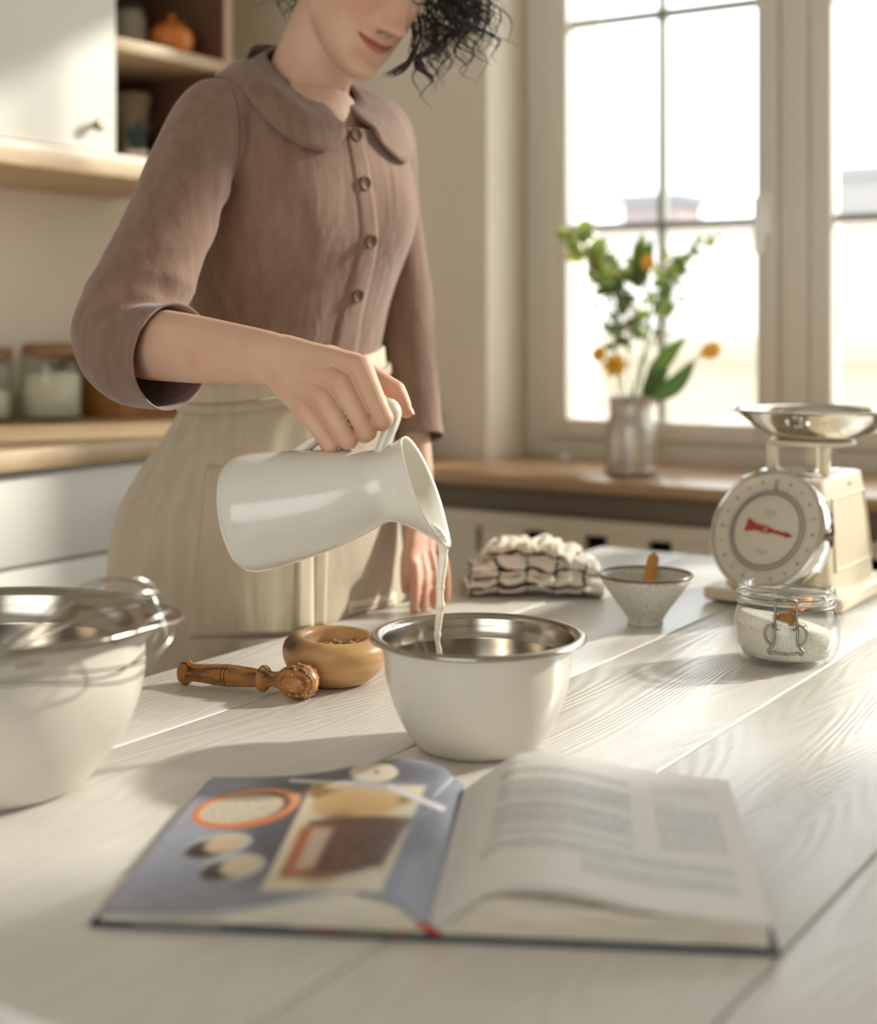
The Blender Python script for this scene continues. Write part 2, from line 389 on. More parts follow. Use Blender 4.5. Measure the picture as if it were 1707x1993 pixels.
sb = mk('shelf_board', rb(.9, 2.485, VU-.018, VL-.002, 1.427, 1.472, .004), M_count, smooth='auto', loc=UV(1.7, 2.3, 1.427)); tag(sb, 'thick pale oak board under the white wall cabinet', 'shelf')
for k, (a, b) in enumerate(((.93, 1.53), (1.53, 2.127))):
    o = thing('wall_cabinet', ['white wall cabinet left of the one with the knob, at the top left edge', 'white wall cabinet with a small knob, next to the dark open shelves'][k], 'cabinet', UV((a+b)/2, 2.3, 1.473), 'white wall cabinets')
    mk('carcass', rb(a+.001, b-.001, VU+.022, VL-.003, 1.473, 2.35), M_cab, o, smooth=False)
    d = mk('door', rb(a+.002, b-.002, VU, VU+.02, 1.476, 2.347, .003), M_cab, o, smooth='auto')
    mk('knob', lathe([(0, .026), (.009, .025), (.012, .021), (.011, .015), (.005, .010), (.005, 0), (0, 0)], 20, frame(-D2), UV(b-.069, VU, 1.523)), M_knob, d)
o = thing('open_shelf', 'dark brown open shelf niche between the white cabinet and the corner', 'shelf', UV(2.3, 2.3, 1.473))
mk('back_panel', rb(2.129, 2.474, VL-.018, VL-.003, 1.473, 2.35), M_niche, o, smooth=False)
mk('side_panel', rb(2.456, 2.474, VU+.004, VL-.018, 1.473, 2.35), M_niche, o, smooth=False)
mk('edge_strip', rb(2.455, 2.475, VU, VU+.004, 1.473, 2.35), M_count, o, smooth=False, label='pale oak edge strip')
mk('top_panel', rb(2.129, 2.456, VU, VL-.018, 2.332, 2.35), M_niche, o, smooth=False)
mk('shelf', rb(2.129, 2.456, VU+.002, VL-.018, 1.686, 1.712, .002), M_count, o, smooth='auto', label='pale oak shelf')
mk('shelf', rb(2.129, 2.456, VU+.002, VL-.018, 2.0, 2.026, .002), M_count, o, smooth='auto', label='pale oak shelf')

# things on the open shelves
def at_v(px, v):
    s = (px-853.5)/FPX; Y = v/(-D1[1]*s+D1[0]); return np.array([s*Y, Y, 0])
c = at_v(334, 2.178); c[2] = 1.7125
o = thing('orange_pot', 'round orange glazed pot on the upper open shelf', 'pot', c)
mk('body', lathe([(0, 0), (.03, 0), (.043, .012), (.047, .032), (.042, .052), (.032, .060), (.028, .060), (.036, .05), (.04, .03), (.03, .008), (0, .006)], 32, None, c), mat('orange_glaze', '#c9752f', .35), o)
mk('lid', lathe([(.033, .0605), (.026, .068), (.01, .072), (.006, .08), (.008, .086), (0, .088)], 24, None, c), mat('orange_lid', '#bd6a2b', .4), o)
glassy = mat('clear_glass', '#ffffff', .02, trans=1.0, ior=1.45)
c = at_v(252, 2.33); c[2] = 1.712
o = thing('storage_jar', 'pale glass storage jar on the upper open shelf beside the orange pot', 'jar', c)
mk('body', lathe([(0, 0), (.034, 0), (.037, .006), (.037, .10), (.03, .115), (.03, .12)], 28, None, c), mat('frosted_jar', '#b9ad9d', .3), o)
mk('lid', lathe([(.033, .118), (.033, .136), (0, .138)], 28, None, c), mat('jar_lid', '#4a403a', .5), o)
c = at_v(258, 2.34); c[2] = 1.472
o = thing('tall_vase', 'tall beige vase at the back of the lower open shelf', 'vase', c)
mk('body', lathe([(0, 0), (.03, 0), (.034, .02), (.03, .07), (.036, .13), (.044, .175), (.041, .178), (.03, .13), (.025, .07), (.025, .02), (0, .015)], 28, None, c), mat('beige_ceramic', '#a3937c', .6), o)
c = at_v(266, 2.19); c[2] = 1.472
o = thing('potted_succulent', 'tiny white pot with a dark teal spiky plant on the lower open shelf', 'plant', c)
mk('pot', lathe([(0, 0), (.018, 0), (.024, .022), (.026, .026), (.022, .026), (.02, .02), (0, .02)], 24, None, c), mat('white_pot', '#ddd6ca', .5), o)
m = mat('teal_leaf', '#1d3c3a', .5)
for k in range(14):
    a = k*2.4; l = .05+.03*R_.random(); t = .02+.012*R_.random()
    p = [c+[0, 0, .02], c+[math.cos(a)*t*.5, math.sin(a)*t*.5, .02+l*.6], c+[math.cos(a)*t*1.2, math.sin(a)*t*1.2, .02+l]]
    mk('leaf', tube(spline(p, 6), [.003, .0045, .0045, .0035, .002, .0005], 6), m, o)
# things on the worktop
def jar(c, r, h, label, fill, lidmat=None):
    o = thing('glass_canister', label, 'jar', c, None)
    mk('glass', lathe([(0, 0), (r-.004, 0), (r, .006), (r, h-.02), (r-.004, h), (r-.008, h), (r-.005, h-.02), (r-.005, .008), (0, .006)], 36, None, c), pane_mat('canister_glass', (.93, .95, .93)), o)
    mk('contents', lathe([(0, .008), (r-.006, .009), (r-.006, fill*.93), (r*.5, fill), (0, fill*.97)], 36, None, c), mat('flour', '#e9e2d2', .9), o)
    if lidmat: mk('lid', lathe([(0, h+.002), (r-.012, h+.001), (r-.008, h-.002), (r-.004, h+.003), (r-.004, h+.022), (r-.012, h+.026), (0, h+.026)], 36, None, c), lidmat, o)
    return o
M_lid = wood('lid_wood', '#9a7450', '#7f5c3d', (20, 60, 60), 0, .5)
c = PT(100, 818, .93); jar(c, .066, .138, 'glass canister of white flour with a wooden lid on the oak worktop', .105, M_lid)
c = PT(-22, 822, .93); jar(c, .05, .13, 'slim glass canister cut by the left edge of the photo, on the worktop', .07, M_lid)
c = UV(2.54, 2.37, .93)
o = thing('bread_box', 'brown wooden bread box on the worktop behind the raised sleeve', 'box', c)
mb = wood('bread_box_wood', '#b07c45', '#95652f', (3, 20, 20), 0.0, .5)
mk('body', rb(2.30, 2.78, 2.28, 2.46, .931, 1.06, .006), mb, o, smooth='auto')
mk('lid', rb(2.295, 2.785, 2.275, 2.465, 1.062, 1.08, .006), mb, o, smooth='auto')
# ------------------------------------------------------------------ table
def table_mat():
    m = mat('white_stained_pine', '#ebe4d6', 0.34, coat=0.25); nt = m.node_tree; b = nt.nodes['Principled BSDF']; L = nt.links.new
    b.inputs['Coat Roughness'].default_value = 0.22
    oi = nt.nodes.new('ShaderNodeObjectInfo'); tc = nt.nodes.new('ShaderNodeTexCoord')
    ad = nt.nodes.new('ShaderNodeVectorMath'); ad.operation = 'ADD'; L(tc.outputs['Object'], ad.inputs[0])
    ml = nt.nodes.new('ShaderNodeVectorMath'); ml.operation = 'SCALE'; ml.inputs[0].default_value = (3.1, 7.7, 5.3); L(oi.outputs['Random'], ml.inputs['Scale']); 
    mp = nt.nodes.new('ShaderNodeMapping'); mp.inputs['Rotation'].default_value = (0, 0, 0); L(tc.outputs['Object'], mp.inputs['Vector'])
    L(mp.outputs[0], ad.inputs[0]); L(ml.outputs[0], ad.inputs[1])
    m2 = nt.nodes.new('ShaderNodeMapping'); m2.inputs['Scale'].default_value = (1.1, 9, 9); L(ad.outputs[0], m2.inputs['Vector'])
    n1 = nt.nodes.new('ShaderNodeTexNoise'); n1.inputs['Scale'].default_value = 1.0; n1.inputs['Detail'].default_value = 1.0; L(m2.outputs[0], n1.inputs['Vector'])
    mu = nt.nodes.new('ShaderNodeMath'); mu.operation = 'MULTIPLY'; mu.inputs[1].default_value = 60.0; L(n1.outputs['Fac'], mu.inputs[0])
    sn = nt.nodes.new('ShaderNodeMath'); sn.operation = 'SINE'; 
    m3 = nt.nodes.new('ShaderNodeMath'); m3.operation = 'MULTIPLY'; m3.inputs[1].default_value = 3.2; L(mu.outputs[0], m3.inputs[0]); L(m3.outputs[0], sn.inputs[0])
    m4 = nt.nodes.new('ShaderNodeMapping'); m4.inputs['Scale'].default_value = (6, 320, 320); L(ad.outputs[0], m4.inputs['Vector'])
    n2 = nt.nodes.new('ShaderNodeTexNoise'); n2.inputs['Scale'].default_value = 1.0; n2.inputs['Detail'].default_value = 2.0; L(m4.outputs[0], n2.inputs['Vector'])
    sm = nt.nodes.new('ShaderNodeMath'); sm.operation = 'MULTIPLY_ADD'; sm.inputs[1].default_value = 0.35; L(sn.outputs[0], sm.inputs[0]); L(n2.outputs['Fac'], sm.inputs[2])
    bp = nt.nodes.new('ShaderNodeBump'); bp.inputs['Strength'].default_value = 0.42; bp.inputs['Distance'].default_value = 0.0008; L(sm.outputs[0], bp.inputs['Height'])
    L(bp.outputs[0], b.inputs['Normal']); L(bp.outputs[0], b.inputs['Coat Normal'])
    r = nt.nodes.new('ShaderNodeMapRange'); r.inputs['From Min'].default_value = -.3; r.inputs['From Max'].default_value = .8; L(sm.outputs[0], r.inputs['Value'])
    mx = nt.nodes.new('ShaderNodeMix'); mx.data_type = 'RGBA'; L(r.outputs[0], mx.inputs['Factor']); mx.inputs['A'].default_value = (*lin('#d0cac0'), 1); mx.inputs['B'].default_value = (*lin('#d9d4cc'), 1)
    L(mx.outputs['Result'], b.inputs['Base Color'])
    return m
M_tab = table_mat()
TU0, TU1 = .558, 2.285
tb = thing('dining_table', 'white plank kitchen table carrying the bowls and the open book', 'table', UV(1.42, .6, 0))
vsm = [.085, .302, .514, .733, .958, 1.124]
def wavy_plank(v0, v1, k):
    # plank with slightly worn rounded edges
    V, F = rb(TU0, TU1, v0+.0011, v1-.0011, .722, .75, .0022, 3)
    return V, F
for k in range(5):
    mk('plank', wavy_plank(vsm[k], vsm[k+1], k), M_tab, tb, smooth='auto')
gm = mat('joint_wood', '#b59c78', .8)
mk('under_frame', join(rb(TU0+.06, TU1-.06, .14, .165, .63, .7195), rb(TU0+.06, TU1-.06, 1.045, 1.07, .63, .7195), rb(TU0+.06, TU0+.085, .165, 1.045, .63, .7195), rb(TU1-.085, TU1-.06, .165, 1.045, .63, .7195), rb(TU0+.02, TU1-.02, .12, 1.09, .7195, .7215)), gm, tb, smooth=False)
for a in (TU0+.05, TU1-.12):
    for b in (.13, 1.01):
        mk('leg', rb(a, a+.07, b, b+.07, 0, .64, .006), M_tab, tb, smooth='auto')
for k in range(4):
    for j in range(2): pass

# ------------------------------------------------------------------ bowls
M_enam = mat('cream_enamel', '#d3cbbd', .28, coat=.3)
M_steel = mat('brushed_steel', '#aaa297', .2, 1.0, bump=((3, 3, 600), .08, .0005, 2))
def mixing_bowl(name, label, c, s, lip=None, zs=1.0, belly=0.0):
    o = thing(name, label, 'bowl', c)
    prof = [(0, 0), (.048, 0), (.0535, .0015), (.0575, .005), (.066, .0165), (.0745, .033), (.0805, .050), (.0840, .066), (.0852, .078), (.0865, .0865), (.088, .092)]
    so = [(r*(1+belly*math.sin(math.pi*min(max(z, 0)/.098, 1))), z) for r, z in spline(np.array([[r, z, 0] for r, z in prof]), 30)[:, :2]]
    def mod(r, z, a, k):
        if lip is None or z < .078*s*zs: return r, z
        d = (a-lip+math.pi) % (2*math.pi)-math.pi; g = gauss(d, .21)*sst(.080*s*zs, .097*s*zs, z)
        return r+g*.014*s, z-g*.003
    sc = lambda p: [(max(r, 0)*s, z*s*zs) for r, z in p]
    mk('enamel_shell', lathe(sc(so), 72, None, c, mod), M_enam, o)
    inner = [(0, .0035), (.046, .004), (.056, .009), (.0645, .019), (.073, .035), (.079, .051), (.0824, .067), (.0834, .0755), (.0834, .077), (.0848, .0785), (.0852, .087), (.0868, .0935)]
    si = [(r, z) for r, z in inner]
    rim = [(.0868, .0935), (.0885, .0962), (.0925, .0978), (.0965, .0974), (.0985, .0955), (.0980, .0936), (.0955, .0928), (.0900, .0922), (.0870, .0905)]
    mk('steel_liner', lathe(sc(si), 72, None, c, mod), M_steel, o, label='brushed steel inner wall')
    mk('rim', lathe(sc(rim), 72, None, c, mod), M_steel, o, label='rolled steel rim')
    return o
bc = np.array([.0356, 1.326, .7502])
mixing_bowl('mixing_bowl', 'white mixing bowl with steel inside catching the poured milk, centre of the table', bc, 1.0, zs=1.045)
bl = np.array([-.374, 1.212, .7502])
mixing_bowl('mixing_bowl', 'larger white mixing bowl with pouring lip, cut by the left edge and holding a whisk', bl, 1.45, lip=.14, zs=.99, belly=.07)

# ------------------------------------------------------------------ whisk hung over the rim of the large bowl
M_wire = mat('whisk_wire', '#b9b5ac', .22, 1.0)
wa = np.array([-.352, 1.030, .874]); wb = np.array([-.218, 1.150, .905])
ax = nrm(wb-wa); fr = frame(ax); Lw = np.linalg.norm(wb-wa)
o = thing('balloon_whisk', 'wire balloon whisk with a wooden handle hanging over the rim of the large bowl', 'whisk', [wa[0], wa[1], .75])
for k in range(5):
    a = math.pi*k/5+.35; d = fr[:, 0]*math.cos(a)+fr[:, 1]*math.sin(a); e = np.cross(ax, d); pts = []
    for t in np.linspace(0, 1, 33):
        x = t*2-1; s_ = abs(x)
        prof = .006+.044*math.sin(math.pi*min((1-s_**1.0), 1)**.62*.5)**1 if False else 0
        ph = math.pi*t
        r = .047*math.sin(ph*2) if False else 0
        # loop: up one side and back the other
        along = Lw*(1-abs(x)**2.2)
        wv = .060*math.copysign(1, x)*(abs(x)**.55)*(1-.90*sst(.45, 1.0, abs(x)))
        pts.append(wa+ax*along+d*wv+e*.0015*k)
    mk('wire', tube(np.array(pts), .0009, 6), M_wire, o)
M_whw = wood('whisk_handle_wood', '#b07b45', '#8f5f31', (3, 30, 30), 0, .45)
hd = -ax
mk('handle', tube([wa+ax*.012, wa+hd*.004, wa+hd*.02, wa+hd*.06, wa+hd*.11, wa+hd*.128], [.006, .008, .0095, .011, .010, .004], 16), M_whw, o, label='brown wooden handle')
mk('collar', tube([wa+ax*.016, wa+ax*.004], [.0072, .0082], 16), M_wire, o)

# ------------------------------------------------------------------ mortar with crushed grains, pestle
c = np.array([-.1105, 1.563, .7502])
o = thing('mortar', 'round olive wood mortar of crushed nuts, between pestle and white bowl', 'mortar', c)
pr = [(0, 0), (.028, 0), (.036, .003), (.047, .013), (.0535, .025), (.0552, .034), (.0535, .042), (.0485, .0475), (.042, .0505), (.037, .0505), (.0335, .048), (.031, .040), (.026, .028), (.015, .022), (0, .021)]
mv = lathe([(max(r, 0), z) for r, z in spline(np.array([[r, z, 0] for r, z in pr]), 70)[:, :2]], 96, None, c, lambda r, z, a, k: (r*(1+.012*math.cos(a*2+.5)), z*(1+.05*math.cos(a-2.2)*(z > .03))))
mc = []
for q in mv[0]-c:
    n1 = nz(q[0]*22, q[1]*22, q[2]*60); n2 = nz(q[0]*55+3, q[1]*55, q[2]*160)
    st_ = np.clip(1.5*math.exp(-((q[0]+.050)/.026)**2-((q[1]+.010)/.034)**2-((q[2]-.041+.10*q[0])/.0075)**2)+.25*n2, 0, 1)*(q[2] > .02)
    base_ = np.array(lin('#c29764'))*(1+.16*n1+.07*math.sin(60*q[0]+160*q[2]+5*n1)); mc.append(base_*(1-st_)+np.array(lin('#57341f'))*st_)
mk('body', mv, mat('mortar_olive_wood', '#c29764', .42, attr=True), o, col=np.array(mc))
M_grain = mat('crushed_grain', '#d9bb88', .7, var=((200, 200, 200), '#b48b55', 1, .35, .65))
gv = []
for k in range(150):
    a = R_.random()*6.283; r = .028*math.sqrt(R_.random()); z = .031+.009*R_.random()+.004*math.cos(a-.2)*(r/.028)
    s = .0014+.0016*R_.random(); M = np.diag([s, s*.8, s*.7]) @ np.array(Matrix.Rotation(R_.random()*6, 3, Vector((R_.random(), R_.random(), 1)).normalized()))
    bm = bmesh.new(); bmesh.ops.create_icosphere(bm, subdivisions=1, radius=1.0); bm.verts.index_update()
    gv.append(tf(([list(v.co) for v in bm.verts], [[v.index for v in f.verts] for f in bm.faces]), M, c+[r*math.cos(a), r*math.sin(a), z])); bm.free()
gv.append(lathe([(.0305, .031), (.02, .034), (0, .035)], 24, None, c))
mk('crushed_grain', join(*gv), M_grain, o, kind='stuff')

pa = PT(366, 1331)+[0, 0, .0125]; pb = PT(582, 1360)+[0, 0, .0178]
M_pest = wood('pestle_olive_wood', '#ad6f38', '#4e2a16', (16, 40, 40), ANG-math.atan2((pb-pa)[1], (pb-pa)[0]), .35, dist=8, lo=.35, hi=.85, bumpst=.02, wscale=1.3, coat=.2, stain=(.8, '#c98a4b', .45, .7))
L_ = np.linalg.norm(pb-pa); ax = nrm(pb-pa)
o = thing('pestle', 'dark grained olive wood pestle lying in front of the mortar', 'pestle', [pa[0], pa[1], .7502])
q = [(-.0085, 0), (-.0085, .008), (-.006, .0118), (-.002, .0128), (.002, .0122), (.0045, .0098), (.006, .0092), (.02, .0098), (.04, .0112), (.06, .0112), (.08, .0098), (.0885, .0088), (.0905, .0095), (.0925, .0135), (.0945, .0138), (.097, .012), (.1, .0085), (.106, .0075), (.113, .0088), (.118, .012), (.126, .0165), (.134, .0178), (.142, .0172), (.149, .0145), (.154, .009), (.1565, .004), (.157, 0)]
sc = L_/.136
mk('body', lathe([(r, z*sc) for z, r in q], 40, frame(ax), pa, lambda r, z, a, k: (r*(1+(.05*nz(math.cos(a)*2, math.sin(a)*2, z*120) if z > .11*sc else 0)), z)), M_pest, o)
for z in (.048, .0525):
    mk('burnt_ring', lathe([(.0110, (z-.0008)*sc), (.01155, z*sc), (.0110, (z+.0008)*sc)], 36, frame(ax), pa), mat('burnt_line', '#2a1710', .6) if z < .05 else bpy.data.materials['burnt_line'], o, label='thin burnt ring line')
gv = []
fr = frame(ax)
for k in range(70):
    a = R_.random()*6.283; zz = .132+.022*R_.random(); rr = np.interp(zz, [x[0] for x in q], [x[1] for x in q]); s = .0006+.0008*R_.random()
    p = pa+ax*zz*sc+rr*(fr[:, 0]*math.cos(a)+fr[:, 1]*math.sin(a))
    if p[2] < .753: continue
    gv.append(box(p, (s*2, s*1.6, s*1.4), frame(nrm([R_.random(), R_.random(), .5]))))
mk('grain_crumbs', join(*gv), M_grain, o, kind='stuff', smooth=False)

# ------------------------------------------------------------------ speckled bowl with spoon
c = PT(1256, 1215); c[2] = .7502
M_speck = mat('speckled_glaze', '#c6c4b7', .35, coat=.3, var=((260, 260, 260), '#8d8a7c', 4, .52, .75))
M_brim = mat('brown_rim_glaze', '#6f5236', .3, coat=.3)
o = thing('ceramic_bowl', 'small grey speckled bowl with a brown rim, between towel and scale', 'bowl', c)
mk('body', lathe([(0, .003), (.018, .003), (.0195, 0), (.0225, 0), (.0225, .004), (.0215, .006), (.028, .016), (.038, .030), (.0475, .043), (.0555, .055), (.0595, .0625), (.0575, .0628), (.054, .056), (.046, .044), (.036, .031), (.024, .016), (.012, .010), (0, .009)], 56, None, c), M_speck, o)
mk('rim', lathe([(.0592, .0612), (.0608, .0632), (.0605, .0650), (.0592, .0655), (.0578, .0648), (.0572, .0625)], 56, None, c), M_brim, o, label='brown glazed rim')
o = thing('spoon', 'orange wooden spoon standing in the grey speckled bowl', 'spoon', c+[0, 0, .012])
s0 = c+np.array([-.005, -.012, .016]); s1 = c+np.array([.013, .034, .068]); s2 = c+np.array([.0185, .044, .0835])
M_spn = wood('spoon_wood', '#c98a45', '#ad7030', (30, 30, 8), 0, .45)
mk('handle', tube(spline([s0+(s1-s0)*.3, s1, s2], 10), [.0035]*3+[.005]*5+[.0055, .003], 12, up=np.cross(s2-s0, [1, 0, 0]), flat=[.005]*3+[.0075]*5+[.007, .003]), M_spn, o)
mk('scoop', tf(lathe([(0, -.002), (.012, .001), (.016, .006), (.0165, .0065), (.011, .003), (0, .0005)], 24), None, s0+[.002, .004, -.006]), M_spn, o)

# ------------------------------------------------------------------ clip-top jar of salt
c = PT(1530, 1285); c[2] = .7502
M_jglass = pane_mat('jar_glass', (.965, .975, .968), .6)
o = thing('clip_jar', 'round glass clip-top jar of white salt in front of the kitchen scale', 'jar', c)
outer = [(0, 0), (.044, 0), (.051, .004), (.0575, .016), (.0598, .032), (.0588, .046), (.0555, .058), (.0532, .064), (.0528, .069)]
inn = [(.0492, .069), (.0497, .064), (.0522, .056), (.0554, .045), (.0563, .032), (.0540, .018), (.048, .008), (.040, .0055), (0, .005)]
mk('body', lathe([(max(r, 0), z) for r, z in list(spline(np.array([[r, z, 0] for r, z in outer]), 26)[:, :2])+list(spline(np.array([[r, z, 0] for r, z in inn]), 26)[:, :2])], 64, None, c), M_jglass, o)
mk('lid', lathe([(0, .0755), (.044, .0755), (.046, .072), (.0495, .0715), (.0535, .0725), (.0545, .075), (.0545, .082), (.0525, .0855), (.049, .086), (.047, .083), (.045, .0785), (0, .0785)], 64, None, c), M_jglass, o)
mk('gasket', lathe([(.0498, .0692), (.0525, .0692), (.0525, .0708), (.0498, .0708), (.0498, .0692)], 56, None, c), mat('pale_rubber', '#cfc6b4', .6), o)
M_salt = mat('coarse_salt', '#eee6da', .7, var=((500, 500, 500), '#cfc4b6', 2, .45, .7), bump=((600, 600, 600), .6, .001, 2))
def saltprof(r, z, a, k):
    return r, z+(.012*math.cos(a-3.3)*(r/.05) if z > .03 else 0)
mk('salt', lathe([(0, .0056), (.039, .0062), (.0475, .0088), (.0532, .018), (.0554, .032), (.0545, .0435), (.048, .046), (.03, .048), (0, .049)], 56, None, c, saltprof), M_salt, o, label='white coarse salt')
mk('scoop', join(tube([c+[-.008, -.030, .055], c+[.006, -.012, .060], c+[.026, .010, .0665]], [.005, .007, .008], 14), tf(lathe([(0, -.011), (.008, -.009), (.0125, -.002), (.0115, .004), (.006, -.001), (0, -.003)], 20), frame([-.2, -.5, 1]), c+[-.010, -.038, .051])), M_spn, o, label='small wooden scoop stuck in the salt')
M_clip = mat('clip_wire', '#8e887c', .3, 1.0)
ca = nrm([-c[0]*1.02, -c[1], 0]); cb = np.cross(ZA, ca)
def cl(x, y, z): return c+ca*y+cb*x+ZA*z
mk('neck_ring', tube([c+np.array([math.cos(t)*.0545, math.sin(t)*.0545, .0655]) for t in np.linspace(0, 2*math.pi, 49)[:-1]], .0010, 8, closed=True), M_clip, o)
mk('lid_ring', tube([c+np.array([math.cos(t)*.0556, math.sin(t)*.0556, .0765]) for t in np.linspace(0, 2*math.pi, 49)[:-1]], .0007, 8, closed=True), M_clip, o)
bail = []
for sx in (1, -1):
    bail.append(tube(spline([cl(sx*.011, .056, .0655), cl(sx*.0115, .060, .058), cl(sx*.0125, .063, .045), cl(sx*.013, .0645, .032), cl(sx*.0165, .0645, .0265), cl(sx*.0185, .0645, .0235), cl(sx*.0165, .0645, .0205), cl(sx*.013, .0645, .0225), cl(sx*.0105, .0645, .0215), cl(0, .0645, .0205)], 40), .0016, 8))
    bail.append(tube(spline([cl(sx*.0135, .063, .052), cl(sx*.0195, .0635, .050), cl(sx*.0225, .064, .043), cl(sx*.0205, .0645, .035), cl(sx*.0145, .0645, .030)], 24), .0016, 8))
    bail.append(tube(spline([cl(sx*.011, .0585, .0785), cl(sx*.0115, .0595, .070), cl(sx*.0120, .0610, .060), cl(sx*.0125, .063, .050)], 14), .0012, 8))
    bail.append(tube([cl(sx*.014, .0635, .049), cl(sx*.0075, .0635, .0475)], .0012, 8))
bail.append(tube([cl(-.0112, .0585, .0782), cl(.0112, .0585, .0782)], .0016, 8))
mk('wire_clip', join(*bail), M_clip, o, label='bent wire clip hanging open')

# ------------------------------------------------------------------ kitchen scale
M_cream = mat('cream_enamel_paint', '#d8cbae', .35, coat=.35)
M_chrome = mat('chrome', '#d6d3cd', .08, 1.0)
sc0 = UV(2.0, .682, .7502)
o = thing('kitchen_scale', 'cream kitchen scale with round dial and steel pan at the right edge', 'scale', sc0)
def su(u, v, z): return UV(u, v, z)
uc, vc = 2.012, .682
mk('base', rb(uc-.112, uc+.138, vc-.098, vc+.098, .753, .772, .006), M_cream, o, smooth='auto')
for a in (-.08, .08):
    for b in (-.08, .08):
        mk('foot', tf(lathe([(0, 0), (.008, 0), (.009, .003), (.007, .006), (0, .006)], 16), None, UV(uc+a, vc+b, .7502)), mat('rubber_foot', '#2a2724', .7) if a+b < -.1 else bpy.data.materials['rubber_foot'], o)
rings = []
for z, hu, hv, off in ((.772, .108, .078, .012), (.80, .106, .0735, .014), (.86, .103, .068, .016), (.905, .101, .0625, .017), (.9205, .099, .060, .017), (.9225, .094, .055, .017)):
    rings.append(np.array([UV(uc+off+hu*math.copysign(abs(math.cos(t))**.22, math.cos(t)), vc+hv*math.copysign(abs(math.sin(t))**.22, math.sin(t)), z) for t in np.linspace(0, 2*math.pi, 65)[:-1]]))
mk('housing', loft(rings, True, True), M_cream, o, smooth='auto')
# raised border on the right flank (faces the camera's right)
def flank(uu, zz):
    hv = np.interp(zz, [.772, .80, .86, .905], [.078, .0735, .068, .0625]); return UV(uu, vc-hv-.0008, zz)
bp = [flank(uc-.052, .895), flank(uc+.095, .895), flank(uc+.100, .80), flank(uc-.065, .80)]
bpath = np.vstack([np.linspace(bp[i], bp[(i+1) % 4], 8)[:-1] for i in range(4)])
mk('flank_bead', tube(bpath, .0016, 6, closed=True), M_cream, o, label='pressed border on the side')
mk('screw', tf(lathe([(0, .002), (.003, .0015), (.0035, 0)], 12, frame(-D2)), None, flank(uc+.035, .910)), M_chrome, o)
dn = nrm(-D1+.44*ZA+.20*D2); dc = UV(uc-.112, vc+.004, .857); DF = frame(dn, np.cross(ZA, dn))
dx, dy = DF[:, 0], DF[:, 1]
if dy[2] < 0: dy = -dy; dx = -dx
DM = np.column_stack([dx, dy, dn])
DM = DM*1.075; dc = dc-ZA*.002
mk('dial_drum', lathe([(0, -.028), (.070, -.028), (.0785, -.024), (.0795, -.010), (.0795, .004), (.0780, .0075), (.0755, .008), (.0745, .006), (.074, .001), (0, .001)], 64, DM, dc), M_chrome, o, label='chrome dial rim')
M_face = mat('dial_face', '#cfc7b4', .5)
mk('dial_plate', lathe([(0, .0032), (.0475, .0032), (.0495, .0022), (.0742, .0018)], 64, DM, dc), M_face, o, label='cream dial plate')
M_dgrey = mat('dial_grey', '#7f7a70', .5)
mk('dial_groove', lathe([(.0455, .0034), (.0458, .0042), (.048, .0042), (.0482, .0034)], 64, DM, dc), M_dgrey, o)
mk('dial_groove', lathe([(.0500, .0024), (.0503, .0032), (.0522, .0032), (.0525, .0024)], 64, DM, dc), M_dgrey, o)
ink = mat('print_ink', '#6e665c', .6)
tk = []
for k in range(100):
    a = math.pi/2-k*2*math.pi/100; big = k % 5 == 0; r0, r1 = (.0545, .058 if big else .0562); w = .0006 if big else .00028
    d = (dx*math.cos(a)+dy*math.sin(a)); e = np.cross(dn, d)
    if big:
        tk.append(box(dc+1.075*d*(r0+r1)/2+dn*.0031, (r1-r0, w, .0005), np.column_stack([d, e, dn])))
        if k % 5 == 0 and k: tk.append(box(dc+1.075*d*.0640+dn*.0028, (.0042, .0030, .0004), np.column_stack([d, e, dn])) if k % 10 else box(dc+1.075*d*.0640+dn*.0028, (.0045, .0016, .0004), np.column_stack([d, e, dn])))
    else: tk.append(box(dc+1.075*d*(r0+r1)/2+dn*.0031, (r1-r0, w, .0005), np.column_stack([d, e, dn])))
for k in range(20):
    a = k*2*math.pi/20; d = (dx*math.cos(a)+dy*math.sin(a)); e = np.cross(dn, d)
    tk.append(box(dc+1.075*d*.041+dn*.0034, (.002, .0006, .0004), np.column_stack([d, e, dn])))
for y_, w_ in ((.025, .016), (.021, .019), (.0165, .010), (-.027, .018), (-.0305, .011)):
    tk.append(box(dc+1.075*dy*y_+dn*.0034, (w_, .0009, .0004), DM))
mk('dial_marks', join(*tk), ink, o, smooth=False, kind='stuff', label='fine printed dial marks')
def text_part(txt, size, pos, M, m, par, name='number'):
    cu = bpy.data.curves.new('t', 'FONT'); cu.body = txt; cu.size = size; cu.align_x = 'CENTER'; cu.align_y = 'CENTER'; cu.extrude = .0002
    t = bpy.data.objects.new('t', cu); COL.objects.link(t)
    dg = bpy.context.evaluated_depsgraph_get(); m2 = bpy.data.meshes.new_from_object(t.evaluated_get(dg))
    V = np.array([v.co[:] for v in m2.vertices]); F = [list(p.vertices) for p in m2.polygons]; bpy.data.objects.remove(t); bpy.data.meshes.remove(m2)
    return mk(name, tf((V, F), M, pos), m, par, smooth=False)
text_part('0', .011, dc+dy*.0665+dn*.0031, DM, ink, o)
text_part('kg', .006, dc+dy*.0595+dn*.0034, DM, ink, o)
M_red = mat('red_needle', '#a03428', .45)
na = dx*math.cos(-.14)+dy*math.sin(-.14); nb = np.cross(dn, na)
def npoly(pts, h0, h1):
    n = len(pts); V = [dc+na*x+nb*y+dn*h for h in (h0, h1) for x, y in pts]; F = [list(range(n))[::-1], list(range(n, 2*n))]+[[i, (i+1) % n, (i+1) % n+n, i+n] for i in range(n)]; return np.array(V), F
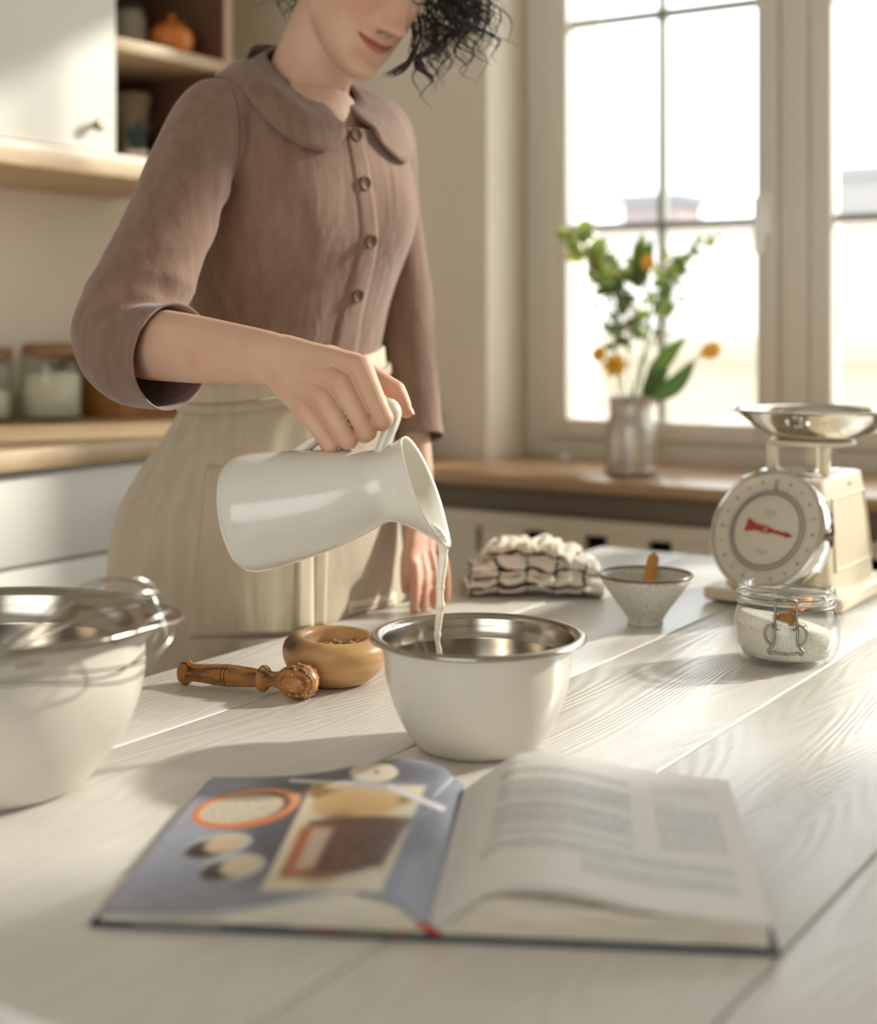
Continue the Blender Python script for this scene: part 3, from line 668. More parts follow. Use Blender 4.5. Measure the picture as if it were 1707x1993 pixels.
mk('needle', npoly([(-.031, -.0095), (-.016, -.0045), (-.005, -.0045), (.0, -.005), (.012, -.0022), (.030, -.0022), (.032, -.004), (.043, 0), (.032, .004), (.030, .0022), (.012, .0022), (0, .005), (-.005, .0045), (-.016, .0045), (-.031, .0095)], .0048, .006), M_red, o, smooth=False, label='dark red pointer')
mk('needle_hub', lathe([(.0034, .004), (.0034, .0068), (.0022, .0078), (0, .008)], 20, DM, dc), mat('brass', '#c0a070', .3, 1.0), o)
mk('dial_glass', lathe([(0, .0105), (.05, .0098), (.0748, .0074)], 48, DM, dc), pane_mat('dial_cover', (.98, .98, .98)), o)
# pan carrier
for v in (vc-.045, vc+.03):
    mk('carrier_arm', rb(uc-.028, uc-.012, v-.007, v+.007, .9215, .966, .003), M_cream, o, smooth='auto')
mk('carrier_arm', rb(uc+.05, uc+.066, vc-.012, vc+.006, .9215, .966, .003), M_cream, o, smooth='auto')
mk('carrier_ring', lathe([(.040, .965), (.058, .965), (.060, .968), (.058, .9715), (.040, .9715), (.038, .968), (.040, .965)], 40, None, UV(uc, vc-.02, 0)), M_cream, o)
mk('top_plate', rb(uc-.035, uc+.05, vc-.045, vc+.045, .9215, .929, .003), M_chrome, o, smooth='auto')
pc_ = UV(uc, vc-.026, 0)
tp = thing('scale_pan', 'shallow polished steel pan resting on top of the kitchen scale', 'pan', pc_+[0, 0, .972])
pp = [(0, .9725), (.046, .9725), (.056, .975), (.075, .985), (.093, .999), (.105, 1.0105), (.111, 1.013), (.116, 1.0135), (.1165, 1.0150), (.115, 1.0158), (.110, 1.0152), (.104, 1.0128), (.092, 1.0012), (.074, .9872), (.055, .977), (.045, .9745), (0, .9745)]
pp = [(r*1.04, z) for r, z in pp]
mk('dish', lathe(pp, 80, None, pc_), mat('polished_steel', '#cfcac2', .09, 1.0), tp)

# ------------------------------------------------------------------ milk can vase with flowers
c = np.array(at_v(1227, 0)[:]) if False else None
Yv = FPX*(CZ-.82)/(922-HY); c = P(1227, 922, Yv); c[2] = .8203
M_alu = mat('dull_zinc', '#d2cbc2', .38, .8, var=((8, 8, 40), '#bfb7ad', 2, .4, .7))
o = thing('milk_can_vase', 'dull metal milk can used as a vase on the window sill', 'vase', c)
pv = [(0, 0), (.048, 0), (.0525, .003), (.0535, .006), (.0535, .095), (.052, .104), (.046, .118), (.0435, .124), (.0435, .150), (.046, .158), (.049, .162), (.0475, .163), (.0445, .158), (.042, .150), (.042, .124), (.05, .10), (.05, .01), (0, .008)]
mk('body', lathe(pv, 48, None, c), M_alu, o)
mk('handle', tube(spline([c+[.0445, -.01, .148], c+[.062, -.012, .146], c+[.066, -.012, .125], c+[.054, -.01, .104]], 16), .0028, 10), M_alu, o)
mk('base_band', lathe([(.0536, .004), (.0548, .006), (.0548, .012), (.0536, .014)], 48, None, c), M_alu, o)
G1 = leaf_mat('leaf_green', '#a5bd78', .7); G2 = leaf_mat('pale_leaf_green', '#d3dfa0', .75); G3 = leaf_mat('dark_leaf_green', '#95b07c', .65); M_yel = leaf_mat('yellow_petal', '#ffe88c', .7); M_wht = leaf_mat('wax_flower', '#f2e6dc', .5)
top = c+np.array([0, 0, .150])
def vp(px, py, dy=0.0): return P(px, py, Yv+dy)
def leafmesh(p0, p1, w, bend=(0, 0, .01), n=9):
    p0 = np.asarray(p0); p1 = np.asarray(p1); b = np.asarray(bend, float); d = p1-p0; s = nrm(np.cross(d, [0.15, -1, .1])); V = []
    nn = nrm(np.cross(s, d))
    for i in range(n):
        t = i/(n-1); q = p0+d*t+b*math.sin(math.pi*t); ww = w*math.sin(math.pi*min(t*.93+.05, 1))**.8
        V += [q-s*ww+nn*ww*.3, q, q+s*ww+nn*ww*.3]
    V = np.array(V); F = []
    for i in range(n-1):
        for j in range(2): a = i*3+j; F.append([a, a+1, a+4, a+3])
    n0 = len(V); V2 = V-nn*.0006
    F2 = [[i+n0 for i in f[::-1]] for f in F]; E = []
    for i in range(n-1):
        E += [[i*3, i*3+3, i*3+3+n0, i*3+n0], [i*3+2+n0, i*3+5+n0, i*3+5, i*3+2]]
    return np.vstack([V, V2]), F+F2+E
def stemthing(name, label, cat, path, r, m, group):
    o = thing(name, label, cat, path[0], group); mk('stem', tube(spline(path, 18), np.linspace(r, r*.7, 18), 7), m, o); return o
def tulip(o, p, d, s, closed=1.0, m=None):
    fr = frame(d)
    for k in range(6):
        a = k*math.pi/3; rr = 1.0 if k % 2 else .88
        def fn(i, j):
            w = (i-.5)*1.5; h = j; rad = s*.55*math.sin(math.pi*(.12+.72*h*closed))*rr+.001; ang = a+w*(.95*math.sin(math.pi*(.1+.85*h))+.05)
            return p+fr@np.array([rad*math.cos(ang), rad*math.sin(ang), s*1.5*h])
        mk('petal', mods(grid(fn, 7, 9), [('SOLIDIFY', dict(thickness=.0008))]), m or M_yel, o)
base = c+np.array([0, 0, .02])
def base_pt(a, r=.03): return c+np.array([math.cos(a)*r, math.sin(a)*r, .012])
def mouth(a, r=.028): return c+np.array([math.cos(a)*r, math.sin(a)*r, .155])
GR = 'flowers in the metal milk can'
o = stemthing('tulip', 'yellow tulip leaning far right out of the metal milk can', 'flower', [base_pt(2.8), mouth(.1), vp(1300, 740, -.02), vp(1366, 688, -.03)], .0032, G1, GR)
tulip(o, vp(1364, 689, -.03), nrm([.9, -.1, .32]), .029)
mk('leaf', leafmesh(mouth(0, .03), vp(1335, 655, -.02), .019, (-.012, 0, .006)), G1, o); mk('leaf', leafmesh(mouth(.2, .03), vp(1352, 706, -.04), .018, (.008, 0, -.012)), G3, o); mk('leaf', leafmesh(mouth(-.2, .025), vp(1300, 715, -.05), .019, (0, 0, .012)), G3, o)
o = stemthing('tulip', 'yellow tulip standing tallest in the middle of the bunch with broad leaves', 'flower', [base_pt(4), mouth(1.2, .01), vp(1262, 640, .01), vp(1258, 535, .01)], .003, G1, GR)
tulip(o, vp(1259, 530, .01), nrm([.05, -.2, 1]), .027)
for q, w in (((1238, 470), .017), ((1270, 465), .014), ((1250, 455), .017), ((1222, 500), .015), ((1232, 540), .012)): mk('leaf', leafmesh(vp(1246, 560, .02), vp(*q, .03), w, (0, .01, 0)), G1 if w > .014 else G3, o)
def daffodil(label, path, d, s):
    o = stemthing('daffodil', label, 'flower', path, .0025, G2, GR); p = path[-1]; fr = frame(d)
    for k in range(6):
        a = k*math.pi/3; mk('petal', leafmesh(p, p+fr@np.array([math.cos(a)*s, math.sin(a)*s, s*.15]), s*.42, (0, 0, 0), 7), M_yel, o)
    mk('trumpet', lathe([(.0, 0), (s*.22, .002), (s*.3, s*.5), (s*.42, s*.72), (s*.36, s*.66), (s*.24, s*.4), (0, s*.1)], 18, fr, p), leaf_mat('trumpet_orange', '#ffd876', .7) if 'trumpet_orange' not in bpy.data.materials else bpy.data.materials['trumpet_orange'], o)
daffodil('yellow daffodil just above the rim, on the left of the milk can', [base_pt(.3), mouth(3.3, .02), vp(1205, 740, -.02), vp(1197, 712, -.03)], nrm([-.2, -.9, .2]), .027)
daffodil('smaller yellow daffodil at the far left beside the other daffodil', [base_pt(.0), mouth(3.0, .03), vp(1180, 720, .0), vp(1166, 690, .0)], nrm([-.4, -.8, .3]), .019)
def sprig(label, path, n, ls, mlist, spread, fl=None, t0=.45):
    o = stemthing('leafy_sprig', label, 'flower', path, .0018, G3, GR); s = spline(path, 60)
    for k in range(n):
        t = t0+(1-t0)*(k+R_.random())/n; p = s[min(int(t*59), 59)]; a = R_.random()*6.283
        q = p+spread*np.array([math.cos(a), math.sin(a)*.8, .35+.6*R_.random()-.3])*(.5+.7*R_.random())
        if fl and R_.random() < fl:
            twig = tube([p, (p+q)/2+[0, 0, .002], q], .0006, 5)
            mk('blossom', join(twig, *[leafmesh(q, q+.0075*np.array([math.cos(b), math.sin(b)*.7, .5*math.sin(b*2+a)+.2]), .0032, (0, 0, 0), 5) for b in np.arange(5)*1.2566+a]), M_wht, o)
        else:
            mk('leaf', join(tube([p, (p*2+q)/3], .0006, 5), leafmesh(p+(q-p)*.25, q, ls, (0, 0, .003), 7)), mlist[k % len(mlist)], o)
sprig('pale green leafy sprig reaching up to the far left of the bunch', [base_pt(.5), mouth(2.9, .02), vp(1185, 600, .0), vp(1150, 520, -.01), vp(1112, 452, -.02)], 44, .013, [G2, G2, leaf_mat('lime_leaf', '#e2df98', .75)], .050, None, .70)
sprig('thin leafy sprig bending up to the far right of the bunch', [base_pt(3.3), mouth(.6, .02), vp(1272, 600, .02), vp(1320, 525, .02), vp(1388, 464, .02)], 34, .010, [G1, G2], .028, .15, .55)
sprig('sprig of small white blossoms on the left side of the bunch', [base_pt(.8), mouth(2.2, .015), vp(1196, 650, .03), vp(1190, 560, .04), vp(1172, 500, .05)], 70, .010, [G3, G1], .052, .6, .5)
sprig('sprig of small white blossoms right of the bunch centre', [base_pt(3.9), mouth(.9, .012), vp(1272, 650, .05), vp(1290, 570, .06), vp(1312, 500, .06)], 60, .010, [G1, G2], .050, .65, .5)
sprig('dark leafy sprig in the centre of the bunch behind the tall tulip', [base_pt(5), mouth(1.6, .012), vp(1222, 650, .05), vp(1215, 560, .05), vp(1200, 505, .05)], 44, .013, [G3, G1], .034, .2, .5)

# ------------------------------------------------------------------ folded checked towel
def towel_mat():
    m = mat('checked_linen', '#ddd3c4', .9, sheen=.2, bump=((700, 700, 700), .3, .0008, 2)); nt = m.node_tree; b = nt.nodes['Principled BSDF']; L = nt.links.new
    uv = nt.nodes.new('ShaderNodeUVMap'); sp = nt.nodes.new('ShaderNodeSeparateXYZ'); L(uv.outputs[0], sp.inputs[0]); prev = None
    for i in range(2):
        f = nt.nodes.new('ShaderNodeMath'); f.operation = 'FRACT'; L(sp.outputs[i], f.inputs[0]); l = nt.nodes.new('ShaderNodeMath'); l.operation = 'LESS_THAN'; l.inputs[1].default_value = .085; L(f.outputs[0], l.inputs[0])
        if prev is None: prev = l
        else: mxm = nt.nodes.new('ShaderNodeMath'); mxm.operation = 'MAXIMUM'; L(prev.outputs[0], mxm.inputs[0]); L(l.outputs[0], mxm.inputs[1]); prev = mxm
    mx = nt.nodes.new('ShaderNodeMix'); mx.data_type = 'RGBA'; L(prev.outputs[0], mx.inputs['Factor']); mx.inputs['A'].default_value = (*lin('#ddd3c4'), 1); mx.inputs['B'].default_value = (*lin('#3e4a47'), 1); L(mx.outputs['Result'], b.inputs['Base Color']); return m
M_tow = towel_mat(); M_tow2 = mat('plain_linen', '#d5c8b5', .9, sheen=.2, bump=((700, 700, 700), .3, .0008, 2))
tc_ = PT(1040, 1150); tc_[2] = .7502
o = thing('kitchen_towel', 'crumpled dark-checked white kitchen towel folded on the far table edge', 'towel', tc_)
ex = nrm([1, -.1, 0]); ey = np.cross(ZA, ex)
def cloth_layer(name, m, W_, D_, z0, z1, hump, seed, uvs, sx=0, sy=0, rot=0.0):
    """a folded layer: cross-section is a flattened S seen from the front, extruded along x with crumples"""
    NU, NV = 60, 44; V = []; uvl = []
    for i in range(NU):
        for j in range(NV):
            u = i/(NU-1)*2-1; a = j/(NV-1)
            # closed roll: top sheet then folded under
            th = math.pi*(1.0-2*a*.98)
            yy = D_*math.copysign(abs(math.cos(th/1.0))**.75, math.cos(th)) ; 
            h = (z1-z0)/2; zz = (z0+z1)/2+h*math.copysign(abs(math.sin(th))**.8, math.sin(th))
            edge = 1-abs(u)**5
            zt_ = z0+(zz-z0)*(.45+.55*edge)+hump*(1-u*u)*(1 if zz > (z0+z1)/2 else .25)
            n1 = 1.2*nz(u*3.4+seed, a*5, seed); n2 = 1.1*nz(u*7+seed, a*8, 3+seed); n3 = 1.6*nz(u*2.6, seed, 5+a*3)
            x = W_*u*(1+.04*n1)+.006*n2; y = yy*(1+.14*n3)+.008*n1; z = max(zt_+.009*n1*(zz-z0)/(z1-z0+1e-6)+.006*n2*(zz-z0)/(z1-z0+1e-6), z0+.0004)
            xr = x*math.cos(rot)-y*math.sin(rot)+sx; yr = x*math.sin(rot)+y*math.cos(rot)+sy
            V.append(tc_+ex*xr+ey*yr+ZA*z); uvl.append((u*W_/uvs+.3, a*D_*4.4/uvs+.15))
    F = [[i*NV+j, (i+1)*NV+j, (i+1)*NV+j+1, i*NV+j+1] for i in range(NU-1) for j in range(NV-1)]
    ob = mk(name, (np.array(V), F), m, o)
    ul = ob.data.uv_layers.new(name='UVMap'); 
    for lp in ob.data.loops: ul.data[lp.index].uv = uvl[lp.vertex_index]
    sm = ob.modifiers.new('s', 'SOLIDIFY'); sm.thickness = .0022; sm.offset = 1
    return ob
cloth_layer('fold', M_tow, .096, .056, .002, .030, .004, 1.3, .040)
cloth_layer('fold', M_tow, .090, .050, .026, .050, .002, 4.7, .040, -.002, .000, .10)
cloth_layer('fold', M_tow2, .066, .042, .046, .064, .006, 8.1, .5, -.006, .008, -.16)
fr_ = []
for k in range(60):
    t = k/59; p = tc_+ex*(-.097+.004*nz(k, 1))+ey*(-.05+.10*t)+ZA*(.004+.008*R_.random())
    fr_.append(tube([p, p+ex*(-.007)+ZA*.001, p+ex*(-.013-.005*R_.random())+ey*(.004*(R_.random()-.5))+ZA*(-.002)], .0005, 4))
mk('fringe', join(*fr_), M_tow2, o, kind='stuff')
# ------------------------------------------------------------------ open cookbook
A_ = PT(170, 1806); B_ = PT(1522, 1864)
bx = nrm((B_-A_)*[1, 1, 0]); by = np.cross(ZA, bx); HWc = np.linalg.norm(B_-A_)/2; S0 = (A_+B_)/2; S0[2] = .7502
DEP = .292
def bk(x, y, z): return S0+bx*x+by*y+ZA*z
o = book = thing('cookbook', 'open hardcover cookbook with a baking photo on its left page, nearest the camera', 'book', S0+by*.14)
M_cov = mat('dark_blue_cover', '#2c3444', .5); M_pag = mat('page_paper', '#e4ded2', .75, spec=.3); M_red_ = mat('red_band', '#b5322b', .6)
mk('cover_board', box(bk(-HWc/2-.004, DEP/2, .0017), (HWc-.010, DEP, .003), np.column_stack([bx, by, ZA]), .0008), M_cov, o, smooth='auto', label='left cover board')
mk('cover_board', box(bk(HWc/2+.004, DEP/2, .0017), (HWc-.010, DEP, .003), np.column_stack([bx, by, ZA]), .0008), M_cov, o, smooth='auto', label='right cover board')
mk('spine', box(bk(0, DEP/2, .0013), (.022, DEP, .0022), np.column_stack([bx, by, ZA]), .0006), M_cov, o, smooth='auto')
# jacket photo strip seen along the near left edge
jk = []
for k, (x0, x1, c_) in enumerate(((-.185, -.13, '#8c8a7c'), (-.12, -.085, '#39444a'), (-.078, -.05, '#7a5134'), (-.046, -.026, '#6b6a45'), (-.02, -.012, '#8a4a33'))):
    mk('endpaper_print', box(bk((x0+x1)/2, .0005, .0042), (x1-x0, .003, .0016), np.column_stack([bx, by, ZA])), mat('endpaper_%d' % k, c_, .6), o, smooth=False)
PW, PD, PY = .209, .284, .004
def lh(x):        # left page top height at distance x from the spine
    t = x/PW; return .0065+.0155*math.exp(-((t-.22)/.30)**2)*(1-math.exp(-(t/.085)**1.2))+.0065*(1-t)*sst(0, .1, t)
def rh(x):
    t = x/PW; return .0065+.013*sst(0, .22, t)+.0135*math.exp(-((t-.33)/.27)**2)*sst(0, .2, t)+.004*(1-t)*sst(0, .1, t)-.002*sst(.8, 1, t)
NB = 26
def block(sign, hf, pw, lo):
    n = 40; xs = np.linspace(.001, pw, n); rings = []
    for y in (PY, PY+PD):
        top = [bk(sign*x, y, max(hf(x)-lo(x/PW), .0045)) for x in xs]; bot = [bk(sign*x, y, .0036) for x in xs[::-1]]; rings.append(np.array(top+bot))
    V, F = loft(rings, True, True)
    if sign > 0: F = [f[::-1] for f in F]
    return V, F
M_edge = mat('page_edges', '#cfc6b3', .85, var=((30, 30, 900), '#a89f8c', 2, .4, .7))
mk('page_block', block(-1, lh, PW-.001, lambda t: .0028*sst(.05, .4, t)*(1-t)+.0008), M_edge, o, smooth='auto')
mk('page_block', block(1, rh, PW-.001, lambda t: .0075*math.exp(-((t-.38)/.25)**2)+.0012), M_edge, o, smooth='auto')
mk('loose_page', mods(grid(lambda a, b: bk(.001+a*(PW-.0005), PY+.0006+b*(PD-.001), max(rh(.001+a*PW)-.0030*math.exp(-((a-.38)/.25)**2)-.0007, .005)), 30, 3), [('SOLIDIFY', dict(thickness=.0003))]), M_pag, o)
mk('loose_page', mods(grid(lambda a, b: bk(-(.001+a*(PW-.0005)), PY+.0006+b*(PD-.001), max(lh(.001+a*PW)-.0012*math.exp(-((a-.25)/.25)**2)-.0006, .005)), 30, 3, True), [('SOLIDIFY', dict(thickness=.0003))]), M_pag, o)
mk('headband', tube(spline([bk(-.006, .0035, .0085), bk(-.001, .003, .0092), bk(.003, .003, .006), bk(.007, .0035, .0035)], 12), .0020, 8), M_red_, o, label='red ribbon and headband at the spine')
def painted(name, sign, hf, NU, NV, paint, flip, m):
    xs = np.linspace(0, 1, NU); V = []; px = []
    for a in xs:
        x = .0003+a*(PW+.0008)
        z = hf(x)+.0004
        for b in np.linspace(0, 1, NV):
            p = bk(sign*x, PY+b*PD, z); V.append(p); px.append([853.5+FPX*p[0]/p[1], HY+FPX*(CZ-p[2])/p[1], a, b])
    F = []
    for i in range(NU-1):
        for j in range(NV-1):
            q = [i*NV+j, (i+1)*NV+j, (i+1)*NV+j+1, i*NV+j+1]; F.append(q[::-1] if flip else q)
    return mk(name, (np.array(V), F), m, o, col=paint(np.array(px)))
def field2(p, sx, sy, seed):
    return np.array([noise.fractal(Vector((q[2]*sx, q[3]*sy, seed)), 1.0, 2.0, 3) for q in p])
def paint_left(p):
    x, y = p[:, 0], p[:, 1]; col = np.tile(lin('#9396a2'), (len(p), 1)); n = field2(p, 14, 20, 1)
    col = col*(1+.10*n[:, None])
    def lay(mask, c):
        mk_ = np.clip(mask, 0, 1)[:, None]; col[:] = col*(1-mk_)+np.array(lin(c) if isinstance(c, str) else c)*mk_
    def ell(cx, cy, a, b, rot=0.0, soft=.08):
        r = math.radians(rot); dx_, dy_ = x-cx, y-cy; u = dx_*math.cos(r)+dy_*math.sin(r); v = -dx_*math.sin(r)+dy_*math.cos(r)
        return 1-sst(1-soft, 1+soft, np.sqrt((u/a)**2+(v/b)**2))
    def poly(pts, soft=6.0):
        d = np.full(len(x), 1e9)
        for (x0, y0), (x1, y1) in zip(pts, pts[1:]+pts[:1]):
            L_ = math.hypot(x1-x0, y1-y0); d = np.minimum(d, ((x1-x0)*(y-y0)-(y1-y0)*(x-x0))/L_)
        return sst(-soft, soft, d)
    def line(x0, y0, x1, y1, w):
        L_ = math.hypot(x1-x0, y1-y0); t = np.clip(((x-x0)*(x1-x0)+(y-y0)*(y1-y0))/L_**2, 0, 1); d = np.hypot(x-x0-t*(x1-x0), y-y0-t*(y1-y0)); return 1-sst(w*.6, w*1.3, d)
    # dark styling of the printed photograph
    lay(.85*ell(560, 1620, 120, 90, -30, .6), '#4a474d'); lay(.8*ell(770, 1500, 120, 22, 5, .5), '#4b4a50'); lay(.7*ell(640, 1525, 110, 25, 0, .6), '#55535a')
    lay(.75*poly([(905, 1500), (780, 1790), (735, 1730), (840, 1540)], 18), '#5f636c'); lay(.7*ell(800, 1725, 60, 60, 20, .5), '#8d93a2'); lay(.6*ell(858, 1540, 50, 40, 0, .6), '#6a6d76')
    lay(ell(728, 1503, 47, 19, 0, .08), '#d3c7b5'); lay(ell(733, 1502, 5, 3), '#5a5148')
    # paper sheet
    lay(poly([(607, 1528), (828, 1530), (742, 1734), (506, 1734)][::1], 5), '#d9cbb2')
    lay(ell(700, 1548, 105, 22, 4, .15), '#96754f'); lay(ell(692, 1565, 85, 29, -4, .12), '#cda877'); lay(ell(712, 1536, 90, 10, 6, .2), '#c9b08a')
    lay(poly([(605, 1598), (800, 1592), (742, 1690), (660, 1705), (545, 1705)], 9), '#5f463b'); lay(ell(700, 1605, 100, 16, -3, .25), '#624a3f')
    lay(.9*ell(640, 1650, 75, 48, -50, .3)*(x < 690), '#6a4838'); lay(poly([(585, 1612), (632, 1606), (592, 1700), (548, 1704)], 10), '#b3642f')
    lay(.95*poly([(610, 1612), (648, 1612), (610, 1688), (572, 1692)], 9), '#d0b8a4'); lay(.75*poly([(548, 1692), (640, 1700), (660, 1708), (545, 1708)], 6), '#a8663c')
    lay(.5*(field2(p, 40, 50, 9) > .15)*poly([(648, 1606), (798, 1596), (745, 1688), (640, 1700)], 8), '#8a6a58')
    lay(poly([(655, 1712), (735, 1688), (742, 1734), (640, 1734)], 6), '#d9d0c0')
    # orange dish with seeds
    lay(ell(478, 1574, 107, 36, -9, .05), '#c9764a'); lay(ell(488, 1568, 98, 30, -9, .07), '#d99a70'); lay(ell(482, 1571, 85, 27, -9, .08), '#6d4434'); lay(ell(470, 1574, 83, 26, -9, .08), '#c7b9a2')
    lay(.5*(field2(p, 60, 80, 4) > .1)*ell(470, 1574, 80, 24, -9, .08), '#8c8473')
    # two egg shaped spoons
    lay(ell(425, 1645, 67, 23, -10, .08), '#aeb3b4'); lay(ell(408, 1651, 50, 17, -12, .2), '#3d3430'); lay(ell(440, 1641, 42, 17, -12, .25), '#c9b193')
    lay(ell(452, 1688, 66, 25, -10, .08), '#b6b9b8'); lay(ell(434, 1694, 48, 18, -12, .2), '#463c36'); lay(ell(468, 1685, 40, 19, -12, .25), '#cdbda2')
    # knife
    lay(line(566, 1519, 690, 1525, 4), '#c9c6c2'); lay(line(690, 1523, 770, 1533, 6), '#b5b4b3'); lay(line(760, 1532, 862, 1574, 6), '#d2d0cf'); lay(.6*line(845, 1550, 880, 1515, 2.5), '#c2c4ca'); lay(.5*line(822, 1592, 850, 1560, 2), '#a8a9ad')
    return col
def paint_right(p):
    a, b = p[:, 2], p[:, 3]; col = np.tile(lin('#e0dbd3'), (len(p), 1)); ink_ = np.zeros(len(p))
    def para(a0, a1, b0, b1, pitch, seed, k=.55, hang=0.0):
        n = int(round((b1-b0)/pitch))
        for i in range(n):
            bc_ = b1-(i+.5)*pitch; end = a1 if i < n-1 else a0+(a1-a0)*.55
            row = (np.abs(b-bc_) < pitch*.30)*(a > a0)*(a < end)
            word = np.array([nz(q*90+seed*3.1+i*17.3, seed) for q in np.unique(a)]); ua, inv = np.unique(a, return_inverse=True)
            ink_[:] = np.maximum(ink_, row*(word[inv] > -.22)*k)
    para(.18, .30, .905, .925, .02, 1, .7); para(.15, .62, .80, .875, .0105, 2, .6); para(.15, .62, .60, .76, .0105, 3, .62); para(.15, .62, .40, .57, .0105, 4, .62); para(.15, .62, .335, .375, .0105, 5, .6); para(.13, .93, .235, .31, .0105, 6, .6); para(.45, .93, .13, .22, .0105, 7, .5)
    para(.70, .92, .80, .90, .0125, 8, .3); para(.70, .93, .38, .70, .0115, 9, .5); para(.70, .84, .715, .735, .016, 10, .7)
    c2 = np.array(lin('#8a8d90')); return col*(1-ink_[:, None])+c2*ink_[:, None]
M_print = mat('printed_page', '#ffffff', .5, spec=.5, attr=True)
painted('photo_page', -1, lh, 200, 240, paint_left, True, M_print)['label'] = 'left page with a dark baking photograph'
painted('text_page', 1, rh, 220, 300, paint_right, False, mat('printed_text_page', '#ffffff', .5, spec=.4, attr=True))['label'] = 'right page set in small grey text columns'

# ------------------------------------------------------------------ jug
M_china = mat('white_china', '#dbd6c9', .16, coat=.4, sss=.08, ssc=(.004, .0035, .003))
jb = P(466, 1003, 1.425); jm = P(812, 939, 1.392)
jx = nrm(jm-jb); JL = np.linalg.norm(jm-jb); jup = nrm(ZA-np.dot(ZA, jx)*jx); JF = np.column_stack([np.cross(jup, jx), jup, jx])   # local y is 'up' towards handle
def jp(x, y, z): return jb+JF@np.array([x, y, z])
jug = thing('milk_jug', 'white china milk jug tilted in her right hand, pouring into the bowl', 'jug', [jb[0]+.09, jb[1], jb[2]-.05])
k_ = JL/.19
# axial profile: (radius, z, offset of the ring centre towards the handle side, shear of the lip)
jprof = [(0, -.006, 0), (.040, -.006, 0), (.050, -.004, 0), (.0555, .002, 0), (.0575, .010, 0), (.0575, .02, 0), (.0545, .05, 0), (.0495, .085, 0), (.0440, .115, 0.001), (.0385, .138, .002), (.0352, .150, .003), (.0350, .158, .003), (.0372, .168, .001), (.0425, .180, -.002), (.0490, .191, -.005), (.0510, .1945, -.006)]
inner_ = [(.0518, .1962, -.006), (.0502, .1972, -.006), (.0485, .1945, -.005), (.0415, .181, -.002), (.0355, .168, .001), (.0330, .158, .003), (.0332, .149, .003), (.0365, .137, .002), (.042, .114, .001), (.0475, .084, 0), (.0525, .05, 0), (.0550, .018, 0), (.048, .002, 0), (0, 0, 0)]
def jring(r, z, off, n=72):
    V = []
    for j in range(n):
        a = 2*math.pi*j/n; s = math.sin(a); c_ = math.cos(a)
        g = sst(.155, .196, z)
        d = (a-1.5*math.pi+math.pi) % (2*math.pi)-math.pi
        spout = gauss(d, .33)*g
        rr = r*(1-.0*g)+.0085*spout
        zz = z+g*(-.010*s)+.004*spout          # lip plane sheared: spout side further out
        zz += -g*.0
        V.append(jp(rr*c_*(1-.05*g), rr*s+off, zz*k_))
    return np.array(V)
def jsurf(pr):
    sp_ = spline(np.array(pr), 44)
    sp_[0, 0] = max(sp_[0, 0], 1e-4); return loft([jring(max(r, 1e-4), z, of) for r, z, of in sp_], True, True)
V, F = jsurf(jprof+inner_)
mk('body', (V, F), M_china, jug)
hpx = [(568, 893), (584, 880), (618, 853), (660, 828), (700, 806), (738, 789), (760, 786), (770, 801), (765, 824), (753, 850), (746, 872), (743, 890)]
hp = spline([P(a, b, 1.427-.030*(a-570)/172) for a, b in hpx], 48)
mk('handle', tube(hp, np.interp(np.linspace(0, 1, 48), [0, .08, .2, .6, .9, 1], [.0085, .0065, .0055, .0052, .006, .009]), 16, up=(0, 0, 1), flat=np.interp(np.linspace(0, 1, 48), [0, .1, .5, .9, 1], [.012, .0095, .008, .0095, .012])), M_china, jug, label='curved china handle')
# milk inside the jug and the falling stream
M_milk = mat('milk', '#ece6d4', .2, sss=.4, ssc=(.006, .005, .004), coat=.2)
st = [(838, 1022, 1.388), (852, 1036, 1.386), (861, 1050, 1.386), (863, 1075, 1.386), (860, 1110, 1.386), (857, 1150, 1.386), (857, 1180, 1.386), (853, 1215, 1.386), (851, 1245, 1.386), (855, 1270, 1.386), (854, 1330, 1.386)]
sp_ = spline([P(*q) for q in st], 90)
tt = np.linspace(0, 1, 90); rad = np.interp(tt, [0, .06, .12, .25, .5, .8, 1], [.003, .0042, .0048, .0046, .0036, .0027, .0026])
rad = rad*np.array([1+.30*nz(t*22, 3.3)+.16*nz(t*60, 7.1)+.35*gauss((t-.735), .012)+.2*gauss(t-.56, .012) for t in tt])
ms = mk('milk_stream', join(tube(sp_, rad, 14, flat=rad*np.array([.8+.25*nz(t*14, 9) for t in tt])), capsule([P(846, 1030, 1.389), P(856, 1040, 1.386)], .0046, 14)), M_milk, loc=P(854, 1330, 1.386)); tag(ms, 'thin stream of milk falling from the jug spout into the bowl', 'milk')
mp_ = mk('milk', lathe([(0, .0200), (.03, .0199), (.058, .0196), (.0605, .0202), (.0600, .0185), (.055, .0110), (.045, .0062), (0, .0060)], 56, None, bc), M_milk, loc=bc); tag(mp_, 'poured milk lying in the bottom of the centre bowl', 'milk')
